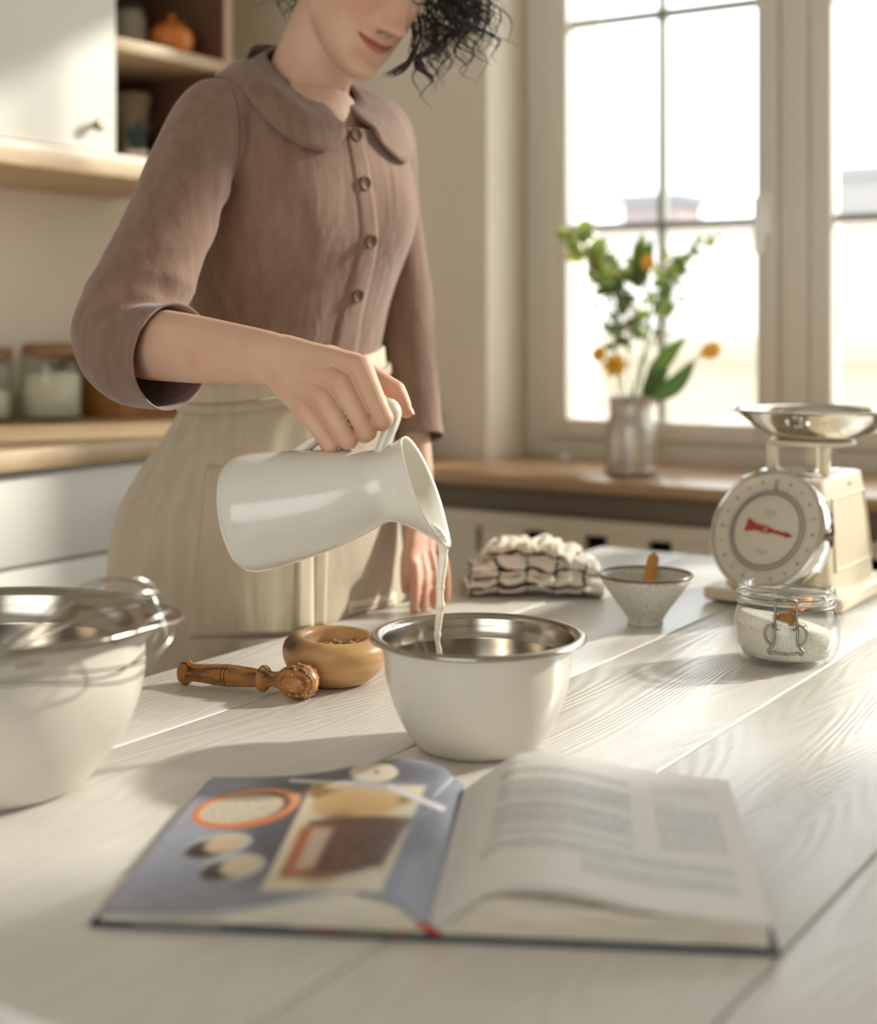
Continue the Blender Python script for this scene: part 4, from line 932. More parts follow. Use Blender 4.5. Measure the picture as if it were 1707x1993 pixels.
# ------------------------------------------------------------------ the woman
M_skin = mat('skin', '#d9ab8c', .5, spec=.4, sss=.08, ssc=(.008, .004, .0025), attr=True, var=((25, 25, 25), '#f9ede6', 3, .35, .75), bump=((900, 900, 900), .12, .0003, 2))
LIN = '#8f7266'
def cloth(name, c, c2, sc=(500, 500, 500), st=.35, wr=.45):
    m = mat(name, c, .88, spec=.25, sheen=.25, var=((60, 60, 14), c2, 4, .35, .7), bump=(sc, st, .0006, 2)); nt = m.node_tree; L = nt.links.new
    b1 = [n for n in nt.nodes if n.type == 'BUMP'][0]; tc = nt.nodes.new('ShaderNodeTexCoord'); mp = nt.nodes.new('ShaderNodeMapping'); mp.inputs['Scale'].default_value = (38, 38, 9); mp.inputs['Rotation'].default_value = (.3, .25, 0)
    L(tc.outputs['Object'], mp.inputs['Vector']); n = nt.nodes.new('ShaderNodeTexNoise'); n.inputs['Scale'].default_value = 1.0; n.inputs['Detail'].default_value = 3; n.inputs['Distortion'].default_value = .8; L(mp.outputs[0], n.inputs['Vector'])
    b2 = nt.nodes.new('ShaderNodeBump'); b2.inputs['Strength'].default_value = wr; b2.inputs['Distance'].default_value = .006; L(n.outputs['Fac'], b2.inputs['Height']); L(b2.outputs[0], b1.inputs['Normal']); return m
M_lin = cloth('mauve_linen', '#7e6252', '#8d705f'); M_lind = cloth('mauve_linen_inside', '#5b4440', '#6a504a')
M_apr = cloth('natural_linen', '#b3a48c', '#bfb199', wr=.12); M_band = cloth('natural_linen_band', '#c7b99f', '#d2c5ad', wr=.15)
BF = nrm([.743, -.669, 0]); BR = nrm([-.669, -.743, 0])          # her front and her right
CW = np.array([-.208, 1.985, 0]); CS = np.array([-.182, 1.935, 0])   # waist and shoulder centres
def cen(z):
    t = (z-1.05)/.35; t = max(-.6, min(t, 1.25)); return CW+(CS-CW)*t
her = thing('woman', 'woman in mauve linen blouse and beige apron pouring milk from a white jug', 'person', [CW[0], CW[1], 0])
def ringB(z, a, bf, bb, n=72, ex=2.25, mod=None, tilt=0.0, c=None):
    c = cen(z) if c is None else c; V = []
    for j in range(n):
        t = 2*math.pi*j/n; s, k = math.sin(t), math.cos(t)
        r = (abs(k)**ex+abs(s)**ex)**(-1/ex)
        x = a*k*r; y = (bf if s > 0 else bb)*s*r
        m = 1.0 if mod is None else mod(z, t)
        V.append(c+BR*x*m+BF*y*m+ZA*(z-tilt*x))
    return np.array(V)
# ---- arms: shared joints
SR = P(440, 250, 1.84); ER = P(236, 662, 1.655); WR = P(552, 700, 1.462)
SL = P(728, 262, 2.065); EL = P(776, 630, 2.10); WLh = P(812, 925, 2.06)
MC = {'i': P(702, 716, 1.402), 'm': P(666, 748, 1.400), 'r': P(630, 776, 1.404), 'p': P(596, 798, 1.412)}
PI_ = {'i': P(746, 815, 1.376), 'm': P(714, 840, 1.383), 'r': P(678, 856, 1.390), 'p': P(643, 864, 1.399)}
DI = {'i': P(741, 822, 1.395), 'm': P(709, 846, 1.404), 'r': P(673, 861, 1.410), 'p': P(640, 868, 1.418)}
TI = {'i': P(727, 806, 1.412), 'm': P(695, 828, 1.421), 'r': P(660, 846, 1.427), 'p': P(630, 856, 1.434)}
arm = []
fd = nrm(WR-ER)
arm.append(capsule(spline([SR, SR+(ER-SR)*.5, ER], 8), [.030, .032, .034, .035, .035, .035, .036, .037], 20))
arm.append(tube(spline([ER, ER+(WR-ER)*.18, ER+(WR-ER)*.45, ER+(WR-ER)*.72, WR-(WR-ER)*.06, WR], 14), np.interp(np.linspace(0, 1, 14), [0, .2, .45, .75, .92, 1], [.037, .0405, .037, .0300, .0258, .0255]), 24, up=(0, 0, 1), flat=np.interp(np.linspace(0, 1, 14), [0, .2, .45, .75, .95, 1], [.036, .037, .033, .025, .0205, .020])))
hand = []
RADK = {'i': (.0124, .0110, .0101, .0088, .0074), 'm': (.0120, .0106, .0099, .0088, .0074), 'r': (.0116, .0102, .0096, .0085, .0072), 'p': (.0112, .0099, .0091, .0080, .0066)}
for f in 'imrp':
    k = RADK[f]; w0 = WR-fd*.012+(MC[f]-WR)*.05+(ZA*{'i': .010, 'm': .004, 'r': -.004, 'p': -.011}[f])
    hand.append(capsule([w0, w0+(MC[f]-w0)*.5+np.array([0, .002, 0]), MC[f]], [.0150, .0145, k[0]], 16, flat=[.0160, .0150, k[0]]))
    mid = (MC[f]+PI_[f])/2+np.array([0, -.0015, 0])
    hand.append(capsule(spline([MC[f], mid, PI_[f]], 7), np.interp(np.linspace(0, 1, 7), [0, .4, .85, 1], [k[0], k[1], k[2]*.98, k[2]]), 16))
    hand.append(capsule([PI_[f], DI[f]], [k[2], k[3]], 14)); hand.append(capsule([DI[f], TI[f]], [k[3], k[4]], 14))
MM = (MC['i']+MC['m']+MC['r']+MC['p'])/4; kup = nrm(MC['i']-MC['p'])
hp0 = spline([WR-fd*.04, WR-fd*.01, WR*.55+MM*.45, WR*.12+MM*.88], 12)
hand.append(tube(hp0, np.interp(np.linspace(0, 1, 12), [0, .3, .65, 1], [.0215, .0262, .0315, .0340]), 24, up=kup*.6+ZA*.4, flat=np.interp(np.linspace(0, 1, 12), [0, .3, .65, 1], [.0170, .0198, .0165, .0105])))
# web of the back of the hand
for a, b in (('i', 'm'), ('m', 'r'), ('r', 'p')):
    q = (MC[a]+MC[b])/2; hand.append(capsule([WR*.6+q*.4, q+(WR-q)*.16], [.0125, .0092], 14))
TH = [P(592, 696, 1.458), P(690, 712, 1.440), P(770, 760, 1.428), P(791, 802, 1.420)]
hand.append(capsule([WR+ZA*.004, TH[0], TH[1]], [.018, .017, .0135], 16)); hand.append(capsule(spline([TH[1], (TH[1]+TH[2])/2+ZA*.001, TH[2]], 6), [.0128, .0118, .0104, .0096, .0096, .0100], 16)); hand.append(capsule(spline([TH[2], (TH[2]+TH[3])/2, TH[3]], 5), [.0100, .0097, .0092, .0083, .0064], 16))
hand.append(capsule([P(640, 706, 1.438), P(690, 722, 1.422)], [.018, .0150], 16)); hand.append(capsule([P(600, 745, 1.438), P(650, 778, 1.424)], [.018, .012], 16)); hand.append(capsule([P(575, 735, 1.448), P(592, 770, 1.430)], [.016, .012], 16))
fine = remesh(arm[1:]+hand, .00095, 6, .5)
def local_smooth(VF, c, r, it):
    V, F = VF; V = V.copy(); m = np.clip(1-np.linalg.norm(V-c, axis=1)/r, 0, 1)**.5; idx = np.where(m > 0)[0]; sel = set(idx.tolist())
    E = np.array([[a, b] for f in F if f[0] in sel for a, b in zip(f, f[1:]+f[:1])]); n = np.bincount(E.ravel(), minlength=len(V))
    for _ in range(it):
        S = np.zeros_like(V); np.add.at(S, E[:, 0], V[E[:, 1]]); np.add.at(S, E[:, 1], V[E[:, 0]])
        V[idx] += (.6*m[idx])[:, None]*(S[idx]/np.maximum(n[idx], 1)[:, None]-V[idx])
    return V, F
fine = local_smooth(fine, WR+fd*.004, .036, 40)
# ---- left arm and hand resting on the table edge
left = [capsule(spline([SL, EL, WLh], 14), np.interp(np.linspace(0, 1, 14), [0, .4, .7, 1], [.026, .027, .029, .023]), 18)]
LK = [P(848, 1062, 2.02), P(832, 1072, 2.0), P(815, 1078, 1.985), P(800, 1080, 1.97)]
LT = [PT(868, 1166, .757), PT(846, 1180, .757), PT(824, 1184, .757), PT(806, 1190, .757)]
for k in range(4):
    left.append(capsule([WLh, (WLh+LK[k])/2, LK[k]], [.020, .0165, .0105], 14))
    mid = (LK[k]+LT[k])/2+np.array([.004, 0, .006]); left.append(capsule(spline([LK[k], mid, LT[k]+[0, 0, .001]], 6), [.0102, .0095, .009, .0082, .0076, .0062], 14))
left.append(capsule(spline([WLh, P(808, 1020, 1.985), P(793, 1090, 1.955), P(790, 1148, 1.955)], 8), [.019, .016, .0135, .0115, .0105, .0098, .0088, .0068], 14))
# ---- head
hF = nrm([.54, -.71, -.455]); hU = np.array([.45, -.20, .87]); hU = nrm(hU-np.dot(hU, hF)*hF); hL = np.cross(hU, hF)
HO = P(738, 92, 1.832)-.096*hF+.0715*hU
HM = np.column_stack([hL, hF, hU])
def hp_(x, y, z): return HO+HM@np.array([x, y, z])
def head_mesh():
    NU, NV = 120, 150; zs = [-.122, -.118, -.110, -.098, -.08, -.06, -.035, -.01, .02, .05, .08, .105, .122, .128]
    hw = [.006, .020, .031, .043, .0535, .0605, .0655, .0685, .0710, .0730, .068, .052, .027, .004]
    fy = [.074, .086, .0905, .0905, .0885, .0885, .090, .0905, .0905, .092, .083, .06, .025, .0]
    by_ = [.060, .040, .018, -.004, -.032, -.056, -.078, -.092, -.102, -.104, -.094, -.070, -.038, -.006]
    rows = []
    for i in range(NU):
        z = zs[0]+(zs[-1]-zs[0])*(.5-.5*math.cos(math.pi*i/(NU-1)))
        w, f, b = (np.interp(z, zs, q) for q in (hw, fy, by_)); rows.append((z, w, f, b))
    R = np.array(rows)
    for _ in range(6): R[1:-1, 1:] = (R[:-2, 1:]+2*R[1:-1, 1:]+R[2:, 1:])/4
    V = []
    for z, w, f, b in R:
        cy = (f+b)/2; hy = (f-b)/2
        for j in range(NV):
            t = 2*math.pi*j/NV; s, c_ = math.sin(t), math.cos(t); exn = 2.0+.35*(s > 0)
            r = (abs(c_)**exn+abs(s)**exn)**(-1/exn); x = w*c_*r; y = cy+hy*s*r
            if s > -.2:
                fw = sst(-.2, .5, s)
                g = lambda x0, z0, sx, sz: math.exp(-.5*((x-x0)/sx)**2-.5*((z-z0)/sz)**2)
                d = 0
                d += .0260*math.exp(-.5*(x/(.0070+.10*max(0, .01-z)*.5))**2)*sst(.024, -.034, z)*sst(-.057, -.047, z)        # nose wedge
                d += .0125*g(0, -.0425, .0088, .0080)+.0105*g(.0125, -.0450, .0058, .0058)+.0105*g(-.0125, -.0450, .0058, .0058)   # tip, wings
                d -= .0065*(g(.0078, -.0535, .0038, .0030)+g(-.0078, -.0535, .0038, .0030))
                d += .004*g(0, .010, .009, .018)                                                      # bridge
                d -= .010*(g(.031, .006, .013, .010)+g(-.031, .006, .013, .010))                       # eye sockets
                d += .0058*(g(.031, .004, .0115, .0085)+g(-.031, .004, .0115, .0085))                   # eyelids over the eyeball
                d += .004*(g(.03, .033, .018, .006)+g(-.03, .033, .018, .006))                         # brows
                d += .0045*(g(.038, -.022, .016, .016)+g(-.038, -.022, .016, .016))                     # cheeks
                d += .0060*g(0, -.0655, .017, .0048)+.0065*g(0, -.0765, .0145, .0058)                   # lips
                d -= .0050*(math.exp(-.5*((z+.0705-.16*abs(x)*abs(x)/.026)/.0016)**2)*sst(.028, .021, abs(x)))  # mouth line
                d -= .0028*(g(.0265, -.0675, .0040, .005)+g(-.0265, -.0675, .0040, .005))                # mouth corners
                d -= .0035*g(0, -.088, .014, .0045)-.0065*g(0, -.104, .016, .010)                        # chin dip and chin
                d -= .0018*g(0, -.052, .0035, .006)                                                    # philtrum
                y += d*fw
            V.append(hp_(x, y, z))
    V = np.array(V); F = []
    for i in range(NU-1):
        for j in range(NV): F.append([i*NV+j, i*NV+(j+1) % NV, (i+1)*NV+(j+1) % NV, (i+1)*NV+j])
    F.append(list(range(NV))[::-1]); F.append([(NU-1)*NV+j for j in range(NV)])
    return V, F
headm = head_mesh()
ears = []
for sx in (1, -1):
    ears.append(mods(tf(lathe([(0, -.004), (.010, -.004), (.016, 0), (.015, .005), (.011, .003), (.006, .001), (0, .001)], 24), np.column_stack([HM@np.array([0, .8, .1])*1.0, HM@np.array([0, -.1, 1.75]), HM@np.array([sx*1.0, -.45, 0])]), hp_(sx*.0715, -.010, -.004)), []))
nb = np.array([-.178, 1.945, 1.40])
neck = tube(spline([nb, nb+[.004, -.002, .05], np.array([-.152, 1.922, 1.50]), np.array([-.128, 1.912, 1.56])], 14), np.interp(np.linspace(0, 1, 14), [0, .25, .6, 1], [.066, .056, .0515, .05]), 32, up=BF, flat=np.interp(np.linspace(0, 1, 14), [0, .25, .6, 1], [.075, .058, .051, .050]))
sterno = [capsule(spline([nb+BF*.045+BR*(-.012)+ZA*.035, hp_(.05, .0, -.06)], 6), [.010]*6, 10), capsule(spline([nb+BF*.045+BR*.012+ZA*.035, hp_(-.05, .0, -.06)], 6), [.010]*6, 10)]
chest = loft([ringB(z, a, f, b, 40) for z, a, f, b in ((.98, .13, .085, .08), (1.10, .12, .08, .075), (1.25, .135, .10, .085), (1.36, .135, .078, .08), (1.415, .10, .062, .068), (1.44, .06, .05, .055))])
chest2 = loft([ringB(z, a, f, b, 48) for z, a, f, b in ((1.28, .135, .098, .083), (1.36, .135, .078, .08), (1.385, .105, .060, .070), (1.408, .078, .052, .062), (1.424, .058, .044, .056), (1.435, .045, .036, .048), (1.440, .030, .025, .035))])
hips = loft([ringB(z, a, f, b, 40) for z, a, f, b in ((.70, .16, .10, .12), (.85, .165, .105, .13), (.98, .13, .085, .085))])
legs = []
for sx in (1, -1):
    hpj = CW+BR*sx*.085; legs.append(capsule([hpj+ZA*.84, hpj+ZA*.47-BF*.02, hpj+ZA*.10-BF*.03], [.085, .055, .036], 20)); legs.append(capsule([hpj+ZA*.05-BF*.05, hpj+ZA*.035+BF*.05, hpj+ZA*.024+BF*.14], [.036, .032, .022], 16, flat=[.034, .04, .034]))
coarse = remesh([chest, hips]+legs+[arm[0]]+left, .0024, 3, .5)
head = remesh([headm]+ears+[neck, chest2]+sterno, .00135, 4, .5)
bodyV, bodyF = join(coarse, head, fine)
def skincol(V):
    base = np.array(lin('#d3ad92')); C = np.tile(base, (len(V), 1)); loc = (V-HO)@HM
    x, y, z = loc[:, 0], loc[:, 1], loc[:, 2]; hd_ = (np.abs(x) < .12)*(y > .03)*(z > -.14)*(z < .14)
    def lay(m, c): 
        m = np.clip(m, 0, 1)[:, None]; C[:] = C*(1-m)+np.array(lin(c))*m
    g = lambda x0, z0, sx, sz: np.exp(-.5*((x-x0)/sx)**2-.5*((z-z0)/sz)**2)
    lay(.55*hd_*(g(.042, -.028, .018, .018)+g(-.042, -.028, .018, .018)), '#cf8f78'); lay(.35*hd_*g(0, -.03, .012, .012), '#cf8e76')
    lipu = hd_*(np.abs(x) < .027)*sst(-.0605+0, -.0640, z-.10*np.abs(x)*0)*0
    hwid = .030; k = np.clip(1-(x/hwid)**2, 0, 1); zc = -.0715+.20*x*x/.026; up = zc+.0062*k**.8*(1-.18*np.exp(-(x/.004)**2)); dn_ = zc-.0088*k**.6
    lips = hd_*(y > .07)*(np.abs(x) < hwid)*sst(0, .0014, up-z)*sst(0, .0014, z-dn_)
    lay(.9*lips, '#b4665a'); lay(.8*lips*np.exp(-((z-zc)/.0011)**2), '#6e2f2b')
    for sx in (1, -1): lay(.85*hd_*np.exp(-((x-sx*.0078)/.0040)**2-((z+.0540)/.0026)**2), '#5d352b')  # shade of the nostrils painted into the skin colour
    # brows and closed lashes
    for sx in (1, -1): lay(.85*hd_*(y > .05)*np.exp(-((z-.034+6*(x*sx-.03)**2)/.0035)**2)*sst(.056, .048, x*sx)*sst(.010, .016, x*sx), '#3a2a22'); lay(.95*hd_*(y > .05)*np.exp(-((z+.0035-14*(x*sx-.031)**2)/.0017)**2)*sst(.049, .045, x*sx)*sst(.013, .017, x*sx), '#2c201c')
    # warm knuckles and thumb
    for q in list(MC.values())+list(PI_.values()): lay(.30*np.exp(-(np.linalg.norm(V-q, axis=1)/.013)**2), '#cc8468')
    lay(.5*np.exp(-(np.linalg.norm(V-TH[3], axis=1)/.022)**2), '#d07a5c'); 
    lm = (np.linalg.norm(V-(LK[1]+LT[1])/2, axis=1) < .16); lay(.35*lm, '#bd7558')
    return C
mk('body', (bodyV, bodyF), M_skin, her, col=skincol(bodyV))
tn = nrm(np.array([.75, -.35, .35])); tdir = nrm(TH[3]-TH[2])
nc = TH[3]+nrm(np.array([.9, -.25, .25]))*.0055-tdir*.001
mk('thumbnail', tf(lathe([(0, -.0012), (.5, -.001), (.85, -.0004), (1, 0), (.85, .0006), (0, .0012)], 20), np.column_stack([tdir*.0062, np.cross(tn, tdir)*.0042, tn]), nc), mat('nail', '#cf9c8c', .45), her)

# ---- blouse
def torso_mod(z, t):
    # lengthwise folds and bust
    f = .011*nz(math.cos(t)*2.6, math.sin(t)*2.6, z*2.2)+.007*nz(math.cos(t)*7, math.sin(t)*7, z*4+5)
    s = math.sin(t); c_ = math.cos(t)
    b = .075*(math.exp(-((c_-.52)/.27)**2)+math.exp(-((c_+.52)/.27)**2))*math.exp(-((z-1.275)/.060)**2)*sst(0, .4, s)
    pull = .016*math.exp(-((z-1.12)/.06)**2)*math.sin(z*55+c_*4)*(.5+.5*nz(c_*3, z*8, 2))
    return 1+f+b+pull
keys = [(.985, .150, .112, .10), (1.05, .138, .100, .088), (1.11, .140, .101, .09), (1.18, .152, .112, .097), (1.25, .165, .130, .102), (1.31, .170, .126, .103), (1.36, .170, .108, .098), (1.395, .166, .090, .092), (1.425, .146, .075, .086), (1.45, .112, .068, .078), (1.475, .082, .064, .070), (1.50, .069, .060, .064), (1.535, .064, .058, .062)]
ks = spline(np.array(keys), 46)
torso = loft([ringB(z, a, f, b, 96, 2.3, torso_mod) for z, a, f, b in ks])
SHR = [P(455, 212, 1.845), P(418, 236, 1.815), P(372, 330, 1.77), P(334, 430, 1.735), P(286, 535, 1.69), P(254, 600, 1.67), P(240, 652, 1.655), P(264, 686, 1.635), P(312, 694, 1.612), P(366, 694, 1.585)]
def sl_mod(seed, e0, amp):
    def f(i, a):
        el = math.exp(-((i-e0)/.16)**2)
        v = 1+.018*nz(i*9, math.cos(a)*1.2+seed, math.sin(a)*1.2)
        n_ = nz(math.cos(a)*.9+seed, math.sin(a)*.9, i*6)
        v += 1.3*amp*el*(.12+.88*max(0, math.cos(a-.3)))*(1-abs(math.sin(i*34+2.2*n_+1.3*math.cos(a)))*2+.3)*(.35+.65*max(0, .5+.9*nz(math.cos(a)*.8, math.sin(a)*.8, seed+i*3)))
        v += .035*math.exp(-((i-.28)/.16)**2)*math.sin(i*46+2*math.cos(a)+3*n_)*(.5+.5*math.cos(a-.6))
        v += .02*sst(.72, .95, i)*math.sin(a*5+seed)*nz(a*1.5, i*3, seed)
        return v
    return f
spR = spline(SHR, 90)
slR = tube(spR, np.interp(np.linspace(0, 1, 90), [0, .07, .18, .35, .52, .66, .75, .86, 1], [.038, .050, .0520, .0530, .0545, .0565, .0580, .0580, .0585]), 72, up=-BR, mod=sl_mod(1.0, .64, .12))
SHL = [P(700, 248, 2.02), P(735, 270, 2.06), P(746, 400, 2.10), P(776, 590, 2.11), P(788, 720, 2.10), P(806, 852, 2.075), P(810, 900, 2.07)]
spL = spline(SHL, 70)
slL = tube(spL, np.interp(np.linspace(0, 1, 70), [0, .08, .3, .6, .85, 1], [.040, .051, .052, .048, .043, .044]), 60, up=BR, mod=sl_mod(4.0, .6, .05))
BV, BFc = remesh([torso, slR, slL], .0026, 4, .5)
bm = bmesh.new(); vs_ = [bm.verts.new(v) for v in BV]
for f in BFc:
    try: bm.faces.new([vs_[i] for i in f])
    except ValueError: pass
def cut(center, normal, rad):
    cv = Vector(center); fs = [f for f in bm.faces if (f.calc_center_median()-cv).length < rad]
    g = set(fs)|{v for f in fs for v in f.verts}|{e for f in fs for e in f.edges}
    bmesh.ops.bisect_plane(bm, geom=list(g), plane_co=cv, plane_no=Vector(normal), clear_outer=True)
cutR = P(335, 692, 1.60); cutN = nrm(nrm(spR[-1]-spR[-8])+np.array([-.06, .10, -.10]))
cut(cutR, cutN, .12)
cut(P(806, 850, 2.075), nrm(P(810, 925, 2.06)-P(802, 780, 2.09)), .075)
NKc = nb+[.007, -.007, .050]; NKn = nrm(ZA*.76+BF*.65)
cut(NKc+NKn*.007, NKn, .125)
bm.verts.index_update()
BV = np.array([v.co[:] for v in bm.verts]); BFc = [[v.index for v in f.verts] for f in bm.faces]; bm.free()
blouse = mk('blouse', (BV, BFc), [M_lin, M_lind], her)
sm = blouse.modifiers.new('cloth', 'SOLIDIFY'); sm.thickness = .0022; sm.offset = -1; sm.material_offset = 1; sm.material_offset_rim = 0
bvh = BVHTree.FromPolygons([Vector(v) for v in BV], BFc)
def hit(px, py, off=0.0):
    d = Vector(nrm(P(px, py, 1.0)-[0, 0, CZ])); h, n, i, dist = bvh.ray_cast(Vector((0, 0, CZ)), d)
    if h is None: return None, None
    n = np.array(n); n = n if np.dot(n, -np.array(d)) > 0 else -n
    return np.array(h)+n*off, n
# cuff hems: a stitched roll along the open edges
def edge_loop(center, rad):
    from collections import Counter
    cnt = Counter()
    for f in BFc:
        for a, b in zip(f, f[1:]+f[:1]): cnt[(min(a, b), max(a, b))] += 1
    E = [e for e, k in cnt.items() if k == 1 and np.linalg.norm(BV[e[0]]-center) < rad and np.linalg.norm(BV[e[1]]-center) < rad]
    nb_ = {}
    for a, b in E: nb_.setdefault(a, []).append(b); nb_.setdefault(b, []).append(a)
    best = []
    seen = set()
    for s in nb_:
        if s in seen: continue
        lp = [s]; seen.add(s)
        while True:
            nx = [q for q in nb_[lp[-1]] if q not in seen]
            if not nx: break
            lp.append(nx[0]); seen.add(nx[0])
        if len(lp) > len(best): best = lp
    return BV[best]
for cpt, rad in ((cutR, .12), (P(806, 850, 2.075), .075)):
    lp = edge_loop(np.array(cpt), rad)
    if len(lp) > 20:
        lp = lp[::3]
        for _ in range(3): lp = (np.roll(lp, 1, 0)+2*lp+np.roll(lp, -1, 0))/4
        mk('cuff_hem', tube(lp, .0013, 6, closed=True), M_lin, her)
seam = [hit(x, y, .0002)[0] for x, y, _ in spline(np.array([(440, 150, 0), (458, 190, 0), (466, 240, 0), (464, 300, 0), (452, 360, 0), (436, 410, 0)], float), 40)]
seam = np.array([q for q in seam if q is not None])
for _ in range(4): seam[1:-1] = (seam[:-2]+2*seam[1:-1]+seam[2:])/4
mk('sleeve_seam', tube(seam, .0011, 6), M_lind, her, label='darker stitched armhole seam')
# placket and buttons on the front of the blouse
btn = [(690, 264), (707, 357), (719, 468), (693, 574)]
pl = spline(np.array([(684, 238, 0), (690, 264, 0), (698, 305, 0), (707, 357, 0), (715, 412, 0), (718, 468, 0), (708, 520, 0), (693, 574, 0), (678, 640, 0), (670, 690, 0)], float), 60)
rows = []
for k, (x, y, _) in enumerate(pl):
    tx, ty = (pl[min(k+1, 59)]-pl[max(k-1, 0)])[:2]; l_ = math.hypot(tx, ty); nx_, ny_ = -ty/l_, tx/l_; row = []
    w = np.interp(y, [200, 360, 480, 690], [15, 16, 17, 25])
    for q in np.linspace(-1, 1, 7):
        h, n = hit(x-nx_*w*q, y-ny_*w*q, .0012 if abs(q) < .9 else .0002)
        row.append(h)
    rows.append(row)
good = [r for r in rows if all(h is not None for h in r)]
if len(good) > 10:
    G = np.array(good); 
    for _ in range(4): G[1:-1] = (G[:-2]+2*G[1:-1]+G[2:])/4
    Vp = G.reshape(-1, 3); Fp = [[i*7+j, i*7+j+1, (i+1)*7+j+1, (i+1)*7+j] for i in range(len(G)-1) for j in range(6)]
    pk = mk('placket', (Vp, Fp), M_lin, her); s2 = pk.modifiers.new('t', 'SOLIDIFY'); s2.thickness = .0016; s2.offset = 0
M_btn = mat('brown_button', '#6a5038', .6, spec=.25, var=((300, 300, 300), '#5e4732', 2, .4, .6))
for k, (x, y) in enumerate(btn):
    h, n = hit(x, y, .0032)
    if h is None: continue
    n = nrm(n*.5+BF*.5+np.array([0, 0, -.05])); fr = frame(n)
    b_ = mk('button', lathe([(0, -.001), (.0090, -.001), (.0098, .0004), (.0092, .0022), (.0077, .0024), (.0068, .0012), (0, .0010)], 28, fr, h), M_btn, her)
    mk('buttonholes', join(*[lathe([(.0009, .0011), (.0009, .0016), (0, .0016)], 8, fr, h+fr@np.array([q*.0022, w*.0022, 0])) for q in (-1, 1) for w in (-1, 1)]), mat('thread_dark', '#3b2c22', .8) if k == 0 else bpy.data.materials['thread_dark'], b_)
# ---- collar: two flat rounded lobes
def collar(side):
    NA, NR = 40, 12; V = []
    fx = frame(NKn, BF); 
    for i in range(NA):
        a = i/(NA-1)                      # 0 centre back .. 1 centre front
        ang = math.pi*(1-a*.905)*1.0       # angle from the front
        d = fx[:, 0]*math.cos(ang)+(fx[:, 1]*math.sin(ang))*side
        r0 = .0635+.011*max(0, math.cos(ang))
        base = NKc+d*r0-ZA*.002
        wid = .058*(1-.0*a)*(math.sqrt(max(0, 1-max(0, (a-.80)/.215)**2.2)))+.001
        wid *= .62+.38*sst(.0, .35, a)
        for j in range(NR):
            t = j/(NR-1); q = base+(d*1.0-ZA*.55)*wid*t
            lift = .016*math.sin(math.pi*min(1, t*1.0)*.5+math.pi/2)
            h, n, _, dist = bvh.find_nearest(Vector(q-ZA*.012*t))
            n = np.array(n); 
            if np.dot(n, q-cen(1.35)-ZA*1.35) < 0: n = -n
            hh = np.array(h)+n*(.0045+.0035*t)
            if t < .3: 
                w_ = sst(.0, .3, t); top_ = base+ZA*(.015*(1-t/.3))+d*.003*(t/.3)+d*(-.001); hh = top_*(1-w_)+hh*w_
            V.append(hh)
    V = np.array(V).reshape(NA, NR, 3)
    for _ in range(5):
        V[1:-1, 1:-1] = (V[:-2, 1:-1]+V[2:, 1:-1]+V[1:-1, :-2]+V[1:-1, 2:]+2*V[1:-1, 1:-1])/6
        V[1:-1, 0] = (V[:-2, 0]+2*V[1:-1, 0]+V[2:, 0])/4; V[1:-1, -1] = (V[:-2, -1]+2*V[1:-1, -1]+V[2:, -1])/4
    F = [[i*NR+j, i*NR+j+1, (i+1)*NR+j+1, (i+1)*NR+j] for i in range(NA-1) for j in range(NR-1)]
    ob = mk('collar', (V.reshape(-1, 3), F), M_lin, her); s = ob.modifiers.new('t', 'SOLIDIFY'); s.thickness = .0034; s.offset = 0; return V
cvR = collar(1); cvL = collar(-1)
for cv in (cvR, cvL):
    mk('collar_piping', tube(spline(cv[2:, -1], 60), .0016, 6), M_lin, her)

# ---- apron
def ap_mod(z, t):
    k = sst(1.05, .75, z); s = math.sin(t)
    return 1+(.030*k+.006)*nz(math.cos(t)*3.2+3, math.sin(t)*3.2, z*.8)+.012*k*nz(math.cos(t)*8, math.sin(t)*8, z*1.2+4)+.012*math.exp(-((z-1.0)/.04)**2)*math.sin(t*22+2*nz(t, z))
akeys = [(1.066, .146, .110, .098), (1.03, .156, .116, .108), (.98, .180, .126, .130), (.92, .200, .134, .150), (.85, .214, .138, .160), (.75, .224, .142, .166), (.60, .234, .146, .170), (.40, .245, .150, .175), (.34, .246, .150, .175)]
CA = CW+np.array([-.030, 0, 0])
def acen(z):
    t = sst(1.06, .88, z); return CW*(1-t)+(CA+BF*.0)*t
TL = .17
ka = spline(np.array(akeys), 60)
Ar = [ringB(z, a, f, b, 120, 2.2, ap_mod, TL*sst(.80, 1.03, z), acen(z)) for z, a, f, b in ka]
def vclamp(Vr):
    # keep the cloth behind the table edge
    v = Vr@D2; lim = 1.1275; push = np.maximum(0, lim-v)*(Vr[:, 2] < .80)*(Vr[:, 2] > .55); return Vr+push[:, None]*D2
Ar = [vclamp(r) for r in Ar]
AV, AF = loft(Ar, False, False)
ap = mk('apron', (AV, AF), M_apr, her); s2 = ap.modifiers.new('t', 'SOLIDIFY'); s2.thickness = .002; s2.offset = -1
abvh = BVHTree.FromPolygons([Vector(v) for v in AV], AF)
wr = [ringB(z, a, f, b, 96, 2.25, None, TL, CW) for z, a, f, b in ((1.042, .152, .114, .104), (1.045, .1545, .1165, .106), (1.06, .150, .1125, .102), (1.080, .148, .111, .100), (1.083, .145, .108, .097))]
mk('waistband', loft(wr, False, False), M_band, her).modifiers.new('t', 'SOLIDIFY').thickness = .002
tie = [ringB(z, a, f, b, 96, 2.25, lambda z, t: 1+.004*math.sin(t*9), TL, CW) for z, a, f, b in ((1.044, .1555, .1175, .107), (1.046, .158, .1195, .109), (1.056, .157, .1185, .108), (1.058, .1535, .1155, .105))]
mk('apron_tie', loft(tie, False, False), M_apr, her).modifiers.new('t', 'SOLIDIFY').thickness = .0015
